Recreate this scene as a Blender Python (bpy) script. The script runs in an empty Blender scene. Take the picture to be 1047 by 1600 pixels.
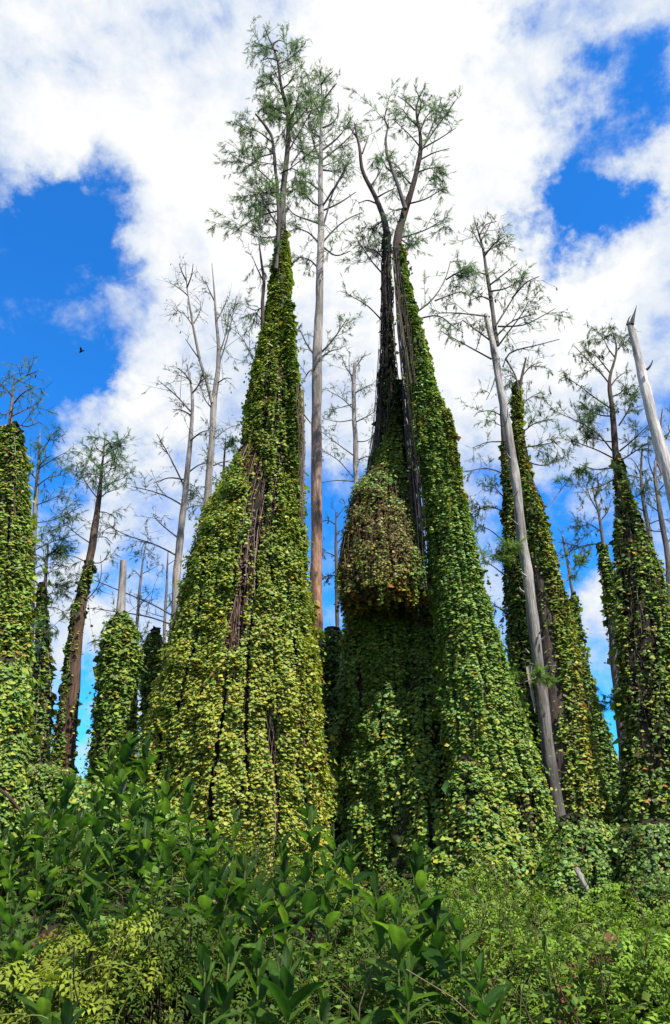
import bpy, math
import numpy as np

# ------------------------------------------------------------------ camera, sky, sun, exposure
W, H, F = 1047.0, 1600.0, 1155.0          # photograph size and focal length in its pixels
PITCH = math.radians(24.4)
CAM = np.array([0.0, 0.0, 1.7])
SUN_EL, SUN_AZ = math.radians(56), math.radians(38)     # sun behind the camera, to the right
SUN_STRENGTH, EXPOSURE = 5.0, 0.85

scene = bpy.context.scene
col = scene.collection
cam_d = bpy.data.cameras.new("camera")
cam_d.sensor_fit = 'VERTICAL'; cam_d.sensor_height = 36.0; cam_d.lens = F / H * 36.0
cam_d.clip_start = 0.05; cam_d.clip_end = 3000
cam = bpy.data.objects.new("camera", cam_d); col.objects.link(cam)
cam.location = CAM; cam.rotation_euler = (math.pi / 2 + PITCH, 0, 0)
scene.camera = cam
FWD = np.array([0, math.cos(PITCH), math.sin(PITCH)]); UPV = np.array([0, -math.sin(PITCH), math.cos(PITCH)])

def ray(px, py):
    return FWD + np.array([(px - W / 2) / F, 0, 0]) + UPV * ((H / 2 - py) / F)

def at(px, py, Y):
    d = ray(px, py)
    return CAM + d * (Y / d[1])

def proj(P):
    q = P - CAM
    zc = q @ FWD
    return W / 2 + F * q[..., 0] / zc, H / 2 - F * (q @ UPV) / zc

def mpp(P):                                # metres per photograph pixel at a point
    return float((P - CAM) @ FWD) / F

world = bpy.data.worlds.new("World"); scene.world = world; world.use_nodes = True
def build_sky():
    nt = world.node_tree; N = nt.nodes; L = nt.links; N.clear()
    out = N.new('ShaderNodeOutputWorld'); bg = N.new('ShaderNodeBackground'); bg.inputs['Strength'].default_value = 0.1
    L.new(bg.outputs[0], out.inputs[0])
    sky = N.new('ShaderNodeTexSky'); sky.sky_type = 'NISHITA'; sky.sun_disc = False
    sky.sun_elevation = SUN_EL; sky.sun_rotation = math.pi - SUN_AZ
    sky.altitude = 0; sky.air_density = 1.0; sky.dust_density = 0.3; sky.ozone_density = 3.0
    tint = N.new('ShaderNodeMix'); tint.data_type = 'RGBA'; tint.blend_type = 'MULTIPLY'; tint.inputs[0].default_value = 1
    L.new(sky.outputs[0], tint.inputs[6]); tint.inputs[7].default_value = (0.155, .87, 1.6, 1)
    tc = N.new('ShaderNodeTexCoord')
    def math_(op, a, b=None, clamp=False):
        m = N.new('ShaderNodeMath'); m.operation = op; m.use_clamp = clamp
        for i, v in enumerate((a, b)):
            if v is None: continue
            if isinstance(v, (int, float)): m.inputs[i].default_value = v
            else: L.new(v, m.inputs[i])
        return m.outputs[0]
    def noise(scale, detail, rough, dist, vec, off):
        mp = N.new('ShaderNodeMapping'); mp.inputs['Location'].default_value = off; mp.inputs['Scale'].default_value = (1, 1, 1.25)
        L.new(vec, mp.inputs[0])
        n = N.new('ShaderNodeTexNoise'); n.inputs['Scale'].default_value = scale; n.inputs['Detail'].default_value = detail
        n.inputs['Roughness'].default_value = rough; n.inputs['Distortion'].default_value = dist
        L.new(mp.outputs[0], n.inputs['Vector']); return n.outputs['Fac']
    n1 = noise(3.2, 10, 0.6, 0.25, tc.outputs['Generated'], (3.1, 1.7, 0.4))
    n2 = noise(9.0, 8, 0.66, 0.3, tc.outputs['Generated'], (7.3, 2.2, 5.0))
    dens = math_('ADD', math_('MULTIPLY', math_('SUBTRACT', n1, 0.5), 1.9), math_('MULTIPLY', math_('SUBTRACT', n2, 0.5), 1.5))
    n3 = noise(24.0, 6, 0.62, 0.4, tc.outputs['Generated'], (1.3, 8.2, 2.0))
    dens = math_('ADD', dens, math_('MULTIPLY', math_('SUBTRACT', n3, 0.5), 0.85))
    dens = math_('ADD', dens, 0.08)
    # where the banks of cloud and the clear gaps of this sky stand (directions in the world)
    wob = N.new('ShaderNodeTexNoise'); wob.inputs['Scale'].default_value = 5.5; wob.inputs['Detail'].default_value = 9; wob.inputs['Roughness'].default_value = .62
    L.new(tc.outputs['Generated'], wob.inputs['Vector'])
    wv = N.new('ShaderNodeVectorMath'); wv.operation = 'MULTIPLY_ADD'
    L.new(wob.outputs['Color'], wv.inputs[0]); wv.inputs[1].default_value = (0.34,) * 3
    sub = N.new('ShaderNodeVectorMath'); sub.operation = 'SUBTRACT'; L.new(tc.outputs['Generated'], sub.inputs[0]); sub.inputs[1].default_value = (0.17,) * 3
    L.new(sub.outputs[0], wv.inputs[2])
    blobs = [(30, 430, 190, -.95), (150, 230, 75, -1.0), (40, 600, 130, -1.3), (90, 330, 90, -.7), (10, 300, 70, -.8), (30, 690, 60, -.6), (915, 365, 100, -1.9), (985, 150, 95, -.9),
             (800, 15, 60, -.6), (360, 30, 60, -.5), (890, 240, 60, -.5), (540, 860, 150, -.9), (230, 900, 80, -.6), (330, 480, 70, -.35),
             (880, 830, 120, -.8), (940, 1150, 150, -.8), (130, 1130, 60, -.7), (60, 800, 70, -.4), (780, 800, 120, -.5),
             (380, 250, 260, .9), (640, 300, 260, 1.0), (60, 120, 150, .6), (760, 560, 180, .7), (1010, 300, 80, .7), (950, 480, 150, .8), (170, 640, 90, .8),
             (240, 560, 110, .7), (930, 960, 60, .8), (150, 1000, 70, .6), (130, 850, 60, .6), (900, 740, 70, .5), (950, 60, 60, .3), (600, 80, 200, .8)]
    for (bx, by, br, bw) in blobs:
        c = ray(bx, by); c = c / np.linalg.norm(c); ang = br / F * (FWD @ c)
        ds = N.new('ShaderNodeVectorMath'); ds.operation = 'DISTANCE'; L.new(wv.outputs[0], ds.inputs[0]); ds.inputs[1].default_value = tuple(c)
        mr = N.new('ShaderNodeMapRange'); mr.interpolation_type = 'SMOOTHSTEP'
        L.new(ds.outputs['Value'], mr.inputs[0]); mr.inputs[1].default_value = ang * 1.35; mr.inputs[2].default_value = ang * 0.25
        mr.inputs[3].default_value = 0; mr.inputs[4].default_value = bw * 0.75
        dens = math_('ADD', dens, mr.outputs[0])
    cov = N.new('ShaderNodeMapRange'); cov.interpolation_type = 'SMOOTHSTEP'
    L.new(dens, cov.inputs[0]); cov.inputs[1].default_value = -0.52; cov.inputs[2].default_value = 0.42
    shade = N.new('ShaderNodeMapRange'); shade.interpolation_type = 'SMOOTHSTEP'
    L.new(dens, shade.inputs[0]); shade.inputs[1].default_value = 0.1; shade.inputs[2].default_value = 0.95
    cc = N.new('ShaderNodeMix'); cc.data_type = 'RGBA'; L.new(shade.outputs[0], cc.inputs[0])
    cc.inputs[6].default_value = (3.8, 4.3, 5.1, 1); cc.inputs[7].default_value = (5.7, 5.7, 5.7, 1)
    mx = N.new('ShaderNodeMix'); mx.data_type = 'RGBA'; L.new(cov.outputs[0], mx.inputs[0])
    L.new(tint.outputs[2], mx.inputs[6]); L.new(cc.outputs[2], mx.inputs[7])
    L.new(mx.outputs[2], bg.inputs['Color'])
build_sky()

sun_d = bpy.data.lights.new("sun", 'SUN'); sun_d.energy = SUN_STRENGTH; sun_d.angle = math.radians(0.53); sun_d.color = (1.0, 0.94, 0.84)
sun = bpy.data.objects.new("sun", sun_d); col.objects.link(sun)
sun.rotation_euler = (math.pi / 2 - SUN_EL, 0, SUN_AZ)   # light travels away from the camera and to the left
vs = scene.view_settings; vs.view_transform = 'Standard'; vs.look = 'None'; vs.gamma = 1.0; vs.exposure = EXPOSURE; vs.use_curve_mapping = False
scene.cycles.max_bounces = 6; scene.cycles.transmission_bounces = 4; scene.cycles.diffuse_bounces = 3; scene.cycles.glossy_bounces = 2

# ------------------------------------------------------------------ small maths
rng = np.random.default_rng(11)
def ss(a, b, x):
    t = np.clip((np.asarray(x, float) - a) / (b - a), 0, 1); return t * t * (3 - 2 * t)
def h2(ix, iy, seed):
    n = (ix.astype(np.int64) * 374761393 + iy.astype(np.int64) * 668265263 + seed * 974634777) & 0xffffffff
    n = ((n ^ (n >> 13)) * 1274126177) & 0xffffffff
    n = n ^ (n >> 16)
    return (n & 0xffff) / 65535.0
def vn(x, y, seed=0):
    x = np.asarray(x, float); y = np.asarray(y, float)
    x, y = np.broadcast_arrays(x, y)
    ix, iy = np.floor(x), np.floor(y); fx, fy = x - ix, y - iy
    fx = fx * fx * (3 - 2 * fx); fy = fy * fy * (3 - 2 * fy)
    a, b = h2(ix, iy, seed), h2(ix + 1, iy, seed); c, d = h2(ix, iy + 1, seed), h2(ix + 1, iy + 1, seed)
    return (a * (1 - fx) + b * fx) * (1 - fy) + (c * (1 - fx) + d * fx) * fy
def fbm(x, y, seed=0, o=3):
    s = 0; a = .5; t = 0
    for i in range(o):
        s = s + a * vn(np.asarray(x) * 2 ** i, np.asarray(y) * 2 ** i, seed + i * 17); t += a; a *= .5
    return s / t
def nrm(v):
    return v / np.maximum(np.linalg.norm(v, axis=-1, keepdims=True), 1e-9)
def rv(n):
    return nrm(rng.normal(size=(n, 3)))

# ------------------------------------------------------------------ mesh helpers
class MB:
    def __init__(s): s.V = []; s.T = []; s.C = []; s.n = 0
    def add(s, V, T, C):
        V = np.asarray(V, np.float32).reshape(-1, 3); T = np.asarray(T, np.int32).reshape(-1, 3)
        C = np.asarray(C, np.float32)
        if C.ndim == 1: C = np.broadcast_to(C, (len(V), 3))
        s.V.append(V); s.T.append(T + s.n); s.C.append(C); s.n += len(V)
    def mesh(s, name, m, smooth=False):
        me = bpy.data.meshes.new(name)
        V = np.concatenate(s.V); T = np.concatenate(s.T); C = np.concatenate(s.C)
        me.vertices.add(len(V)); me.vertices.foreach_set('co', V.ravel())
        me.loops.add(T.size); me.loops.foreach_set('vertex_index', T.ravel())
        me.polygons.add(len(T)); me.polygons.foreach_set('loop_start', np.arange(0, T.size, 3, dtype=np.int32))
        me.polygons.foreach_set('loop_total', np.full(len(T), 3, np.int32))
        if smooth: me.polygons.foreach_set('use_smooth', np.ones(len(T), bool))
        a = me.color_attributes.new('Col', 'FLOAT_COLOR', 'POINT')
        a.data.foreach_set('color', np.concatenate([C, np.ones((len(C), 1), np.float32)], 1).ravel())
        me.update(calc_edges=True); me.materials.append(m); return me
    def build(s, name, m, parent=None, smooth=False, kind=None, label=None):
        if not s.n: return None
        o = bpy.data.objects.new(name, s.mesh(name, m, smooth)); col.objects.link(o)
        if parent is not None:
            o.parent = parent; o.location = (0, 0, 0)
            o.matrix_parent_inverse.identity(); o.location = -np.array(parent.location) if parent.parent is None else (0, 0, 0)
        if kind: o['kind'] = kind
        if label: o['label'] = label
        return o
    def tris(s): return sum(len(t) for t in s.T)

def tubes(mb, P, R, C, n=4):
    """many tubes at once: P (N,K,3), R (N,K), C (3,) or (N,3) or (N,K,3)"""
    P = np.asarray(P, float); N, K, _ = P.shape
    if N == 0: return
    R = np.broadcast_to(np.asarray(R, float), (N, K))
    Tn = nrm(np.gradient(P, axis=1)) if K > 2 else nrm(np.repeat(P[:, 1:] - P[:, :1], 2, 1))
    ref = np.where(np.abs(Tn[..., 2:3]) > .9, np.array([1., 0, 0]), np.array([0, 0, 1.]))
    A = nrm(np.cross(Tn, ref)); B = np.cross(Tn, A)
    th = np.arange(n) / n * 2 * math.pi
    V = P[:, :, None] + R[:, :, None, None] * (A[:, :, None] * np.cos(th)[:, None] + B[:, :, None] * np.sin(th)[:, None])
    k = np.arange(K - 1)[:, None] * n; j = np.arange(n); j2 = (j + 1) % n
    q = np.stack([np.stack([k + j, k + j2, k + n + j2], -1), np.stack([k + j, k + n + j2, k + n + j], -1)], 2).reshape(-1, 3)
    T = (q[None] + (np.arange(N) * K * n)[:, None, None]).reshape(-1, 3)
    C = np.asarray(C, float)
    if C.ndim == 1: Cv = np.broadcast_to(C, (N, K, n, 3))
    elif C.ndim == 2: Cv = np.broadcast_to(C[:, None, None], (N, K, n, 3))
    else: Cv = np.broadcast_to(C[:, :, None], (N, K, n, 3))
    mb.add(V.reshape(-1, 3), T, Cv.reshape(-1, 3))

def inst(mb, TV, TT, pos, X, Y, Z, sc, C, TC=None):
    """copies of a small template; its axes go to X, Y, Z"""
    N = len(pos)
    if N == 0: return
    sc = np.broadcast_to(np.asarray(sc, float), (N,))
    V = pos[:, None] + sc[:, None, None] * (TV[None, :, :1] * X[:, None] + TV[None, :, 1:2] * Y[:, None] + TV[None, :, 2:] * Z[:, None])
    T = TT[None] + (np.arange(N) * len(TV))[:, None, None]
    Cv = np.repeat(np.broadcast_to(C, (N, 3))[:, None], len(TV), 1)
    if TC is not None: Cv = Cv * TC[None]
    mb.add(V.reshape(-1, 3), T.reshape(-1, 3), Cv.reshape(-1, 3))

def frames(axis, up):
    Y = nrm(axis); X = nrm(np.cross(Y, up)); Z = np.cross(X, Y)
    return X, Y, Z

# ------------------------------------------------------------------ materials
def mat(name):
    m = bpy.data.materials.new(name); m.use_nodes = True
    nt = m.node_tree; nt.nodes.clear()
    return m, nt.nodes, nt.links
def leaf_mat(name, rough=.5, spec=.35, trans=.3, noise_scale=25.0, veins=False):
    m, N, L = mat(name)
    out = N.new('ShaderNodeOutputMaterial'); p = N.new('ShaderNodeBsdfPrincipled'); t = N.new('ShaderNodeBsdfTranslucent'); mx = N.new('ShaderNodeMixShader')
    a = N.new('ShaderNodeAttribute'); a.attribute_name = 'Col'
    no = N.new('ShaderNodeTexNoise'); no.inputs['Scale'].default_value = noise_scale; no.inputs['Detail'].default_value = 3
    g = N.new('ShaderNodeNewGeometry'); L.new(g.outputs['Position'], no.inputs['Vector'])
    mr = N.new('ShaderNodeMapRange'); mr.inputs[1].default_value = .25; mr.inputs[2].default_value = .75; mr.inputs[3].default_value = .72; mr.inputs[4].default_value = 1.25
    L.new(no.outputs['Fac'], mr.inputs[0])
    mul = N.new('ShaderNodeMix'); mul.data_type = 'RGBA'; mul.blend_type = 'MULTIPLY'; mul.inputs[0].default_value = 1
    L.new(a.outputs['Color'], mul.inputs[6]); L.new(mr.outputs[0], mul.inputs[7])
    src = mul.outputs[2]
    if veins:
        uv = N.new('ShaderNodeUVMap'); uv.uv_map = 'UVMap'
        w = N.new('ShaderNodeTexWave'); w.wave_type = 'BANDS'; w.bands_direction = 'Y'; w.inputs['Scale'].default_value = 3.4; w.inputs['Distortion'].default_value = .4
        L.new(uv.outputs[0], w.inputs['Vector'])
        b = N.new('ShaderNodeBump'); b.inputs['Strength'].default_value = .9; b.inputs['Distance'].default_value = .012
        L.new(w.outputs['Fac'], b.inputs['Height']); L.new(b.outputs[0], p.inputs['Normal'])
        oi = N.new('ShaderNodeObjectInfo'); hs = N.new('ShaderNodeHueSaturation'); L.new(src, hs.inputs['Color'])
        v = N.new('ShaderNodeMapRange'); v.inputs[3].default_value = .5; v.inputs[4].default_value = 1.7; L.new(oi.outputs['Random'], v.inputs[0]); L.new(v.outputs[0], hs.inputs['Value'])
        hh = N.new('ShaderNodeMapRange'); hh.inputs[3].default_value = .525; hh.inputs[4].default_value = .475; L.new(oi.outputs['Random'], hh.inputs[0]); L.new(hh.outputs[0], hs.inputs['Hue'])
        wm = N.new('ShaderNodeMapRange'); wm.inputs[3].default_value = .7; wm.inputs[4].default_value = 1.3; L.new(w.outputs['Fac'], wm.inputs[0])
        vm = N.new('ShaderNodeMix'); vm.data_type = 'RGBA'; vm.blend_type = 'MULTIPLY'; vm.inputs[0].default_value = 1; L.new(hs.outputs[0], vm.inputs[6]); L.new(wm.outputs[0], vm.inputs[7])
        n4 = N.new('ShaderNodeTexNoise'); n4.inputs['Scale'].default_value = 34; n4.inputs['Detail'].default_value = 4; L.new(g.outputs['Position'], n4.inputs['Vector'])
        br = N.new('ShaderNodeMapRange'); br.inputs[1].default_value = .66; br.inputs[2].default_value = .72; L.new(n4.outputs['Fac'], br.inputs[0])
        bm = N.new('ShaderNodeMix'); bm.data_type = 'RGBA'; L.new(br.outputs[0], bm.inputs[0]); L.new(vm.outputs[2], bm.inputs[6]); bm.inputs[7].default_value = (.12, .085, .03, 1)
        src = bm.outputs[2]
    L.new(src, p.inputs['Base Color']); p.inputs['Roughness'].default_value = rough; p.inputs['Specular IOR Level'].default_value = spec
    tm = N.new('ShaderNodeMix'); tm.data_type = 'RGBA'; tm.blend_type = 'MULTIPLY'; tm.inputs[0].default_value = 1
    L.new(src, tm.inputs[6]); tm.inputs[7].default_value = (1.25, 1.3, .6, 1); L.new(tm.outputs[2], t.inputs['Color'])
    mx.inputs[0].default_value = trans; L.new(p.outputs[0], mx.inputs[1]); L.new(t.outputs[0], mx.inputs[2]); L.new(mx.outputs[0], out.inputs[0])
    return m
def bark_mat(name, stretch=(9, 9, 1.1), lo=.38, hi=1.5, bump=1.0, rough=.9):
    m, N, L = mat(name)
    out = N.new('ShaderNodeOutputMaterial'); p = N.new('ShaderNodeBsdfPrincipled'); L.new(p.outputs[0], out.inputs[0])
    a = N.new('ShaderNodeAttribute'); a.attribute_name = 'Col'
    g = N.new('ShaderNodeNewGeometry'); mp = N.new('ShaderNodeMapping'); mp.inputs['Scale'].default_value = stretch; L.new(g.outputs['Position'], mp.inputs[0])
    no = N.new('ShaderNodeTexNoise'); no.inputs['Scale'].default_value = 2.2; no.inputs['Detail'].default_value = 7; no.inputs['Roughness'].default_value = .65; L.new(mp.outputs[0], no.inputs['Vector'])
    n2 = N.new('ShaderNodeTexNoise'); n2.inputs['Scale'].default_value = .9; n2.inputs['Detail'].default_value = 4; L.new(g.outputs['Position'], n2.inputs['Vector'])
    mr = N.new('ShaderNodeMapRange'); mr.inputs[1].default_value = .3; mr.inputs[2].default_value = .7; mr.inputs[3].default_value = lo; mr.inputs[4].default_value = hi; L.new(no.outputs['Fac'], mr.inputs[0])
    m2 = N.new('ShaderNodeMapRange'); m2.inputs[1].default_value = .3; m2.inputs[2].default_value = .7; m2.inputs[3].default_value = .5; m2.inputs[4].default_value = 1.35; L.new(n2.outputs['Fac'], m2.inputs[0])
    k = N.new('ShaderNodeMath'); k.operation = 'MULTIPLY'; L.new(mr.outputs[0], k.inputs[0]); L.new(m2.outputs[0], k.inputs[1])
    mul = N.new('ShaderNodeMix'); mul.data_type = 'RGBA'; mul.blend_type = 'MULTIPLY'; mul.inputs[0].default_value = 1
    L.new(a.outputs['Color'], mul.inputs[6]); L.new(k.outputs[0], mul.inputs[7]); L.new(mul.outputs[2], p.inputs['Base Color'])
    b = N.new('ShaderNodeBump'); b.inputs['Strength'].default_value = bump; b.inputs['Distance'].default_value = .03; L.new(no.outputs['Fac'], b.inputs['Height']); L.new(b.outputs[0], p.inputs['Normal'])
    p.inputs['Roughness'].default_value = rough; p.inputs['Specular IOR Level'].default_value = .15
    return m
M_VINE = leaf_mat('climbing_fern_leaf', .5, .3, .28, 14)
M_NEEDLE = leaf_mat('cypress_needle', .6, .2, .5, 3)
M_FERN = leaf_mat('ground_fern', .6, .12, .3, 9)
M_BROAD = leaf_mat('broad_leaf', .42, .3, .4, 12, veins=True)
M_BARK = bark_mat('bark')
M_THATCH = bark_mat('dead_vine_thatch', (16, 16, 1.6), .35, 1.5, 1.0)
M_STEM = bark_mat('vine_stem', (20, 20, 3), .6, 1.4, .3)
M_SOIL = bark_mat('swamp_soil', (3, 3, 3), .5, 1.4, .8)

GREY = np.array([.26, .235, .215]); PALE = np.array([.36, .335, .315]); BROWN = np.array([.14, .085, .06]); DARK = np.array([.06, .045, .038]); RUST = np.array([.27, .135, .085])

# ------------------------------------------------------------------ things
def thing(name, label, cat, loc, group=None):
    o = bpy.data.objects.new(name, None); col.objects.link(o); o.empty_display_size = .2
    o.location = tuple(float(v) for v in loc); o['label'] = label; o['category'] = cat
    if group: o['group'] = group
    return o

# ------------------------------------------------------------------ ground
def gz(x, y):
    x = np.asarray(x, float); y = np.asarray(y, float)
    edge = (1 - ss(9, 16, np.abs(x)))
    b = (.42 * ss(2.2, 3.6, y) + .145 * np.clip(y - 3.6, 0, 5.2)) * (1 - .6 * ss(11, 17, y)) * edge
    hum = (vn(x * .8 + 3, y * .8, 5) - .5) * .4 + (vn(x * 1.7, y * 1.7, 6) - .5) * .62 + (vn(x * 4.1, y * 4.1, 7) - .5) * .14
    left = .38 * np.exp(-((x + 2.6) / 1.8) ** 2 - ((y - 7.6) / 1.9) ** 2)
    low = -.12 * np.exp(-((x - .2) / .9) ** 2 - ((y - 5.5) / 1.5) ** 2)
    right = -.46 * ss(-.9, .8, x) * ss(5.2, 8.0, y)
    return b + (hum + left + low + right) * ss(2.3, 4.3, y) * (1 - .8 * ss(12, 17, y)) * (1 - ss(9, 16, np.abs(x)))

def build_ground():
    xs = np.unique(np.concatenate([np.linspace(-9, 9, 81), np.linspace(-30, 30, 31), np.linspace(-700, 700, 29)]))
    ys = np.unique(np.concatenate([np.linspace(1.5, 16, 73), np.linspace(-20, 40, 31), np.linspace(-300, 1600, 39)]))
    X, Y = np.meshgrid(xs, ys); Z = gz(X, Y) - .05
    nx, ny = len(xs), len(ys); i = (np.arange(ny - 1)[:, None] * nx + np.arange(nx - 1)).ravel()
    T = np.concatenate([np.stack([i, i + 1, i + nx + 1], 1), np.stack([i, i + nx + 1, i + nx], 1)])
    mb = MB(); mb.add(np.stack([X, Y, Z], -1), T, (.028, .024, .014))
    o = mb.build('ground', M_SOIL, smooth=True); o['kind'] = 'structure'; o['label'] = 'dark boggy ground under the ferns'
build_ground()

# ------------------------------------------------------------------ branches and crowns
def spray_template():
    V, T = [], []
    n = 5
    for k in range(n):
        y = .12 + .8 * k / (n - 1); L = .34 * (1 - .45 * k / (n - 1))
        for s in (-1, 1):
            b = len(V)
            V += [(0, y - .07, 0), (0, y + .05, 0), (s * L, y + .2, -.06 - .1 * (k % 2))]
            T += [(b, b + 1, b + 2)]
    b = len(V); V += [(-.05, 0, 0), (.05, 0, 0), (0, 1.1, -.05)]; T += [(b, b + 1, b + 2)]
    return np.array(V, float), np.array(T)
SP_V, SP_T = spray_template()
CO_V = np.array([(0, 0, 0), (.18, 0, -.5), (-.09, .16, -.5), (-.09, -.16, -.5), (0, 0, -1)], float)
CO_T = np.array([(0, 1, 2), (0, 2, 3), (0, 3, 1), (4, 2, 1), (4, 3, 2), (4, 1, 3)])

def resample(P, K):
    P = np.asarray(P, float); s = np.concatenate([[0], np.cumsum(np.linalg.norm(np.diff(P, axis=0), axis=1))])
    t = np.linspace(0, s[-1], K)
    # smooth (Catmull-like) by resampling then averaging
    Q = np.stack([np.interp(t, s, P[:, i]) for i in range(3)], 1)
    for _ in range(2): Q[1:-1] = Q[1:-1] * .5 + (Q[:-2] + Q[2:]) * .25
    return Q
def sample(P, idx, t):
    """points and tangents on polylines P (N,K,3)"""
    K = P.shape[1]; f = np.clip(t, 0, .999) * (K - 1); i = f.astype(int); u = (f - i)[:, None]
    a, b = P[idx, i], P[idx, i + 1]
    return a * (1 - u) + b * u, nrm(b - a)
def shoots(P, n_per, L, t0=.2, spread=1.0, up=.15, K=4, curve=.25, taper=.6):
    N = len(P)
    if N == 0: return np.zeros((0, K, 3))
    n = np.maximum(rng.poisson(np.broadcast_to(n_per, (N,))), 0); idx = np.repeat(np.arange(N), n); t = t0 + (1 - t0) * rng.random(len(idx))
    S, Tn = sample(P, idx, t)
    d = nrm(Tn * .75 + rv(len(idx)) * spread + np.array([0, 0, up]))
    Ln = np.broadcast_to(L, (N,))[idx] * (1 - taper * t) * (.55 + .8 * rng.random(len(idx)))
    u = np.linspace(0, 1, K)[None, :, None]
    bend = rv(len(idx)) * curve
    return S[:, None] + (d[:, None] * u + bend[:, None] * u * u) * Ln[:, None, None]

def leafy(mb, P, per, size, colr, hang=.35, cols=None):
    """feathery sprays along polylines"""
    N = len(P)
    if N == 0 or per <= 0: return
    n = rng.poisson(per, N); idx = np.repeat(np.arange(N), n); t = .1 + .9 * rng.random(len(idx))
    S, Tn = sample(P, idx, t)
    d = nrm(Tn * .8 + rv(len(idx)) * .75 + np.array([0, 0, -hang]))
    X, Y, Z = frames(d, nrm(rv(len(idx)) * .7 + np.array([0, 0, 1.])))
    c = np.asarray(colr) * (.7 + .6 * rng.random((len(idx), 1))) * (1 + .12 * rng.normal(size=(len(idx), 3)) * np.array([1, .5, .6]))
    inst(mb, SP_V, SP_T, S, X, Y, Z, .6 * size * (.6 + .8 * rng.random(len(idx))), np.clip(c, .01, 1))
def cones(mb, P, per, size):
    N = len(P); n = rng.poisson(per, N); idx = np.repeat(np.arange(N), n)
    if len(idx) == 0: return
    S, _ = sample(P, idx, .3 + .7 * rng.random(len(idx)))
    X, Y, Z = frames(rv(len(idx)) * [1, 1, .15], np.array([0, 0, 1.]))
    inst(mb, CO_V, CO_T, S, X, Y, Z, size * (.6 + .9 * rng.random(len(idx))), np.array([.07, .045, .035]) * (.6 + .8 * rng.random((len(idx), 1))))

def px_line(pts, D, dy=0.0, K=10):
    """traced polyline: (px,py[,rpx]) at depth D; the far end swings dy metres in depth"""
    n = len(pts)
    P = np.array([at(p[0], p[1], D + dy * i / max(1, n - 1)) for i, p in enumerate(pts)])
    return resample(P, K)
def limb_part(root, P, r0, r1, c, sub, crown, cone=None, subL=.8, subn=5, twn=4, green=1.0, gcol=(.1, .17, .06), size=.2, cone_n=0., twL=.4, up=.15, nrad=5, name='limb'):
    """one limb with its side shoots; its sprays go to the tree's crown"""
    P = np.asarray(P); K = len(P); L = np.linalg.norm(np.diff(P, axis=0), axis=1).sum()
    mb = MB()
    tubes(mb, P[None], np.linspace(r0, r1, K)[None], c, nrad)
    s1 = shoots(P[None], subn * max(.6, L / 2.0), min(subL, .5 * L + .2), .18, .9, up, 5, .3)
    tubes(mb, s1, np.linspace(.26 * r0 + .003, .003, 5)[None] * np.ones((len(s1), 1)) if len(s1) else 0, c, 3)
    s2 = shoots(s1, twn * 1.25, twL, .15, 1.0, up * .5, 4, .35, .3)
    tubes(mb, s2, np.linspace(.005, .002, 4)[None], np.asarray(c) * .9, 3)
    if mb.n: mb.build(name, M_BARK, root, smooth=True)
    if crown is not None and green > 0:
        leafy(crown, s2, 4.2 * green, size, gcol); leafy(crown, s1, 4.4 * green, size, gcol); leafy(crown, P[None], 3.0 * green * max(.5, L / 2), size, gcol)
    if cone is not None and cone_n > 0: cones(cone, s2, cone_n, .1); cones(cone, s1, cone_n, .1)

def auto_limbs(trunk, t0, t1, n, len0, len1, rise0=.25, rise1=.9, K=7, sway=.25):
    """limbs spiralling up a trunk polyline between t0 and t1"""
    out = []
    for k in range(n):
        t = t0 + (t1 - t0) * (k + rng.random() * .8) / n
        S, Tn = sample(trunk[None], np.array([0]), np.array([t])); S = S[0]
        u = (t - t0) / max(1e-6, t1 - t0); a = k * 2.4 + rng.normal() * .5
        L = (len0 + (len1 - len0) * u) * (.6 + .7 * rng.random()); e = rise0 + (rise1 - rise0) * u + rng.normal() * .15
        d = np.array([math.cos(a) * math.cos(e), math.sin(a) * math.cos(e), math.sin(e)])
        bend = rv(1)[0] * sway + np.array([0, 0, .15])
        s = np.linspace(0, 1, K)[:, None]
        out.append(S + (d * s + bend * s * s) * L)
    return out

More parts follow.
